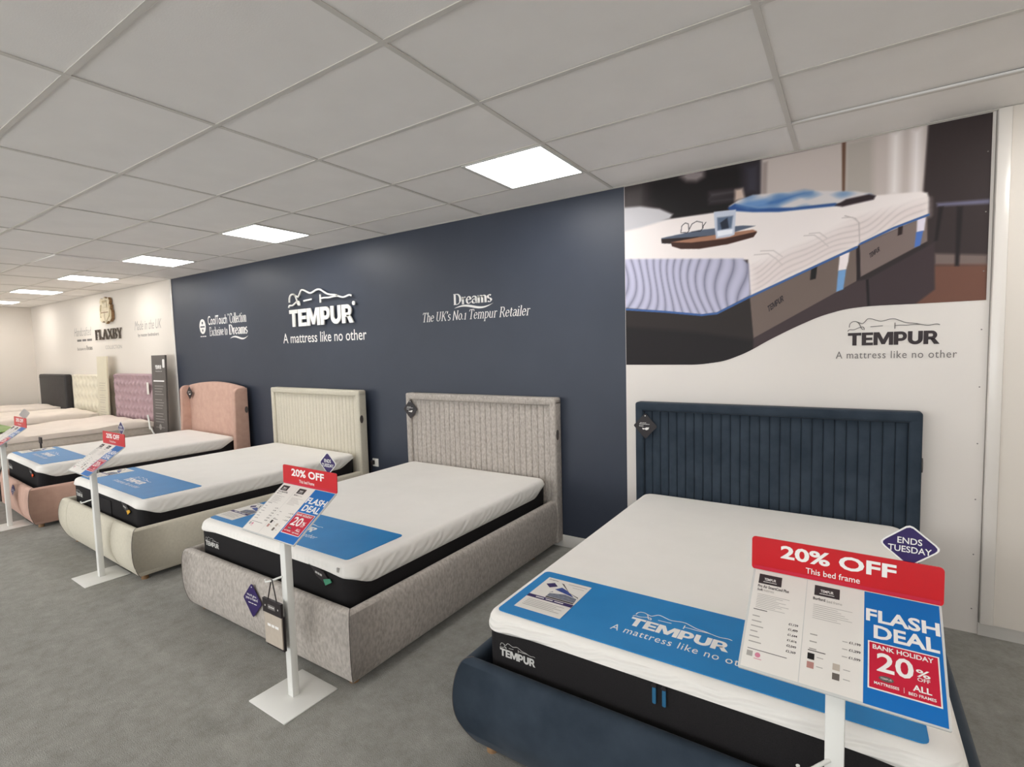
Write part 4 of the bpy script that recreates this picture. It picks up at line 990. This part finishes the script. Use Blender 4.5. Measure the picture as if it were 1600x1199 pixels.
# ================================================================== SIGN STANDS
def sign_stand(x, y, label, rz=0., hook=False, twist=0.):
    r = empty('sign_stand', (x, y, 0), rz); tag(r, label, 'sign stand', 'white sale sign stands at the bed feet')
    MB().rbox(-.146, .146, -.143, .143, 0, .007, .0025).build('base_plate', 'white_steel', r, 40)
    mb = MB(); mb.rbox(-.021, .021, -.018, .018, .007, .858, .003); mb.build('pole', 'white_steel', r, 40)
    T = .64; W, Hh = .425, .292
    p = Plane((-.212, .025 - Hh / 2 * math.cos(T), .905 - Hh / 2 * math.sin(T)), (1, 0, 0), (0, math.cos(T), math.sin(T)))
    mb = MB(); p.slab(mb, rrect(0, 0, W, Hh, .004), -.006, 0); mb.build('sign_panel', 'acrylic', r)
    mb = MB(); mb.box(-.03, .03, .026, .03, .80, .888); mb.build('bracket', 'white_steel', r)
    e = .0006; a0, a1, a2, a3 = .006, .138, .268, .42
    # first price card
    c1 = MB(); p.rect(c1, a0, .006, a1 - .0015, Hh - .004, e); c1 = c1.build('price_card', 'paper', r)
    c2 = MB(); p.rect(c2, a1, .006, a2, Hh - .004, e); c2 = c2.build('price_card', 'paper', r)
    c3 = MB(); p.rect(c3, a2, .004, a3, Hh - .004, e); c3 = c3.build('deal_card', 'deal_blue', r)
    n = .0012
    for c, o in ((c1, 0), (c2, a1)):
        k = MB(); u = o + .018
        p.rect(k, u, .247, u + .058, .277, n); k.build('brand_box', 'print_dark', c)
        k = MB(); p.text(k, 'TEMPUR', u + .014, .258, .03, .008, n + .0006, bold=.02); p.rect(k, u + .012, .253, u + .046, .2545, n + .0006); k.build('brand_lettering', 'print_white', c)
    k = MB(); p.text(k, 'Pro Air SmartCool Plus', .018, .2345, .078, .009, n, bold=.02); p.text(k, 'Soft', .018, .224, .014, .0075, n, bold=.02); p.rect(k, .016, .166, .05, .168, n)
    for i, t in enumerate(('£1,139', '£1,499', '£1,644', '£1,616', '£2,049', '£2,369')): p.text(k, t, .104, .143 - i * .0145, .022, .0072, n, bold=.02)
    p.rect(k, .016, .055, .108, .0565, n); k.build('lettering', 'print_dark', c1)['kind'] = 'stuff'
    k = MB(); p.text(k, 'mattress', .034, .224, .026, .0065, n)
    for i in range(9): p.rect(k, .02, .213 - i * .005, .1 - (i * 37 % 5) * .008, .2142 - i * .005, n)
    for i in range(6): p.rect(k, .016, .146 - i * .0145, .034 + (i % 3) * .006, .149 - i * .0145, n)
    p.rect(k, .016, .036, .03, .05, n); k.build('small_print', 'print_grey', c1)['kind'] = 'stuff'
    k = MB(); p.poly(k, ellipse(.042, .043, .0065, .0065, 12), n); p.rect(k, .034, .032, .052, .0338, n); k.build('rosette', 'print_pink', c1)
    o = a1
    k = MB(); p.text(k, 'Burford', o + .016, .233, .028, .0085, n, bold=.02); p.rect(k, o + .014, .092, o + .052, .094, n)
    for i, t in enumerate(('£1,199', '£1,299', '£1,599')): p.text(k, t, o + .1, .134 - i * .019, .024, .0072, n, bold=.02)
    k.build('lettering', 'print_dark', c2)['kind'] = 'stuff'
    k = MB(); p.text(k, 'bed frame', o + .048, .232, .034, .0075, n)
    for i in range(8): p.rect(k, o + .018, .219 - i * .0055, o + .105 - (i * 29 % 5) * .008, .2202 - i * .0055, n)
    for i in range(3): p.rect(k, o + .086, .136 - i * .019, o + .097, .138 - i * .019, n); p.rect(k, o + .016, .134 - i * .019, o + .032, .137 - i * .019, n)
    for u, v in ((.034, .078), (.034, .055), (.09, .066), (.09, .043)): p.rect(k, o + u, v, o + u + .014, v + .002, n)
    k.build('small_print', 'print_grey', c2)['kind'] = 'stuff'
    for (u, v, m) in ((.014, .07, 'print_black'), (.014, .048, 'swatch_rose'), (.068, .06, 'swatch_sand'), (.068, .037, 'swatch_umber')):
        k = MB(); p.rect(k, o + u, v, o + u + .015, v + .016, n); k.build('colour_swatch', m, c2)
    # deal card
    k = MB(); p.text(k, 'FLASH', a2 + .004, .208, .146, .034, n, bold=.03); p.text(k, 'DEAL', a2 + .02, .166, .127, .035, n, bold=.03)
    p.rect(k, a2 + .0085, .042, a2 + .1445, .157, n); k.build('headline', 'print_white', c3)
    k = MB(); p.rect(k, a2 + .0115, .045, a2 + .1415, .154, n + .0006); k.build('deal_box', 'deal_red', c3)
    k = MB(); q = n + .0012
    p.text(k, 'BANK HOLIDAY', a2 + .018, .138, .116, .0115, q, bold=.022); p.text(k, '20', a2 + .026, .086, .07, .046, q, bold=.02); p.text(k, '%', a2 + .1, .098, .026, .0175, q, bold=.02); p.text(k, 'OFF', a2 + .102, .088, .023, .0085, q, bold=.012)
    p.text(k, 'MATTRESSES', a2 + .021, .0545, .047, .0065, q, bold=.02); p.text(k, 'ALL', a2 + .093, .0635, .034, .014, q, bold=.025); p.text(k, 'BED FRAMES', a2 + .085, .0515, .049, .0068, q, bold=.02)
    p.rect(k, a2 + .0765, .052, a2 + .0772, .064, q); k.build('deal_lettering', 'print_white', c3)
    k = MB(); p.poly(k, ellipse(a2 + .044, .0715, .0145, .0065, 18), q); k.build('oval_badge', 'board_grey', c3)
    k = MB(); p.text(k, 'TEMPUR', a2 + .033, .0693, .022, .0045, q + .0006, bold=.015); k.build('oval_lettering', 'silver', c3)
    # red header standing up from the panel's top edge
    hy = .025 + Hh / 2 * math.cos(T) + .003; hz = .905 + Hh / 2 * math.sin(T) - .002
    h = Plane((-.2175, hy, hz), (1, 0, 0), (0, .03, 1))
    mb = MB(); h.slab(mb, rrect(0, 0, .435, .097, .01), 0, .004); hd = mb.build('header', 'sign_red', r)
    k = MB(); h.text(k, '20% OFF', .075, .046, .265, .038, .0047, bold=.03); h.text(k, 'This bed frame', .138, .0165, .125, .0165, .0047, bold=.006); k.build('lettering', 'print_white', hd)
    mb = MB(); h.rect(mb, .006, .004, .429, .0125, .0046); mb.build('acrylic_lip', 'deal_red', hd)
    f = Plane((.148, hy + .006, hz + .138), (math.cos(twist), math.sin(twist), 0), (0, 0, 1))
    rh = lambda a, b: [(0, -b), (a * .13, -b * .95), (a * .9, -b * .2), (a, -b * .06), (a, b * .06), (a * .9, b * .2), (a * .13, b * .95), (0, b), (-a * .13, b * .95), (-a * .9, b * .2), (-a, b * .06), (-a, -b * .06), (-a * .9, -b * .2), (-a * .13, -b * .95)]
    mb = MB(); f.slab(mb, rh(.059, .052), -.001, .001); dm = mb.build('diamond_flag', 'print_white', r)
    mb = MB(); f.poly(mb, rh(.0545, .0475), .0016); mb.build('flag_face', 'print_purple', dm)
    k = MB(); f.text(k, 'ENDS', -.025, .004, .05, .0165, .0024, bold=.012); f.text(k, 'TUESDAY', -.044, -.018, .088, .0165, .0024, bold=.012); k.build('flag_lettering', 'print_white', dm)
    if hook:
        mb = MB(); mb.tube([(-.01, -.017, .60), (-.03, -.037, .592), (-.046, -.052, .584), (-.072, -.066, .578), (-.075, -.067, .592)], .005, 8); mb.build('hook', 'white_steel', r, 60)
    return r
sign_stand(-.016, 1.462, 'white stand with red sale header in front of the navy bed', -.02, hook=True)
sign_stand(-2.228, 1.385, 'white stand with red sale header in front of the taupe bed', -.01, hook=True)
sign_stand(-4.74, 1.435, 'white stand with red sale header in front of the cream bed', -.02, hook=True)
sign_stand(-7.03, 1.425, 'white stand with red sale header in front of the pink bed', -.02, hook=False, twist=-.9)

# fabric sample book hanging from the hook of the taupe bed's stand
r = empty('swatch_book', (-2.272, 1.336, .268)); tag(r, 'fabric sample book with black top hanging from the stand by the taupe bed', 'sample book')
mb = MB(); mb.box(-.075, .075, -.012, .0, .155, .222); mb.build('header', 'tag_black', r)
mb = MB(); mb.box(-.07, .07, -.009, -.004, 0, .155); mb.build('cover_sheet', 'swatch_sand', r)
mb = MB(); mb.box(-.066, .074, -.004, .008, -.012, .155); mb.build('fabric_pages', 'tag_black', r)
mb = MB(); mb.tube([(-.035, -.006, .222), (-.004, -.003, .322), (.002, -.003, .322), (.035, -.006, .222)], .003, 6); mb.build('cord', 'tag_black', r, 60)
p = Plane((0, -.0125, 0), (1, 0, 0), (0, 0, 1)); k = MB(); p.rect(k, -.03, .178, .028, .2, .0002); k.build('label_window', 'print_mid', r)
k = MB(); p.text(k, '#', -.022, .185, .044, .009, .0008, bold=.01); p.poly(k, ellipse(-.052, .19, .004, .005, 8), .0008); p.poly(k, ellipse(.052, .19, .004, .005, 8), .0008); k.build('window_lettering', 'silver', r)
p = Plane((0, -.0092, 0), (1, 0, 0), (0, 0, 1)); k = MB(); p.text(k, '#', -.045, .085, .09, .022, .0008, bold=.012); k.build('cover_lettering', 'print_white', r)
r = empty('swatch_book', (-7.13, 1.39, .26)); tag(r, 'black fabric sample book hanging on the stand by the pink bed', 'sample book')
mb = MB(); mb.box(-.07, .07, -.01, .0, 0, .2); mb.build('cover_sheet', 'tag_black', r)
mb = MB(); mb.tube([(-.03, -.004, .2), (.085, .02, .36), (.03, -.004, .2)], .003, 6); mb.build('cord', 'tag_black', r, 60)
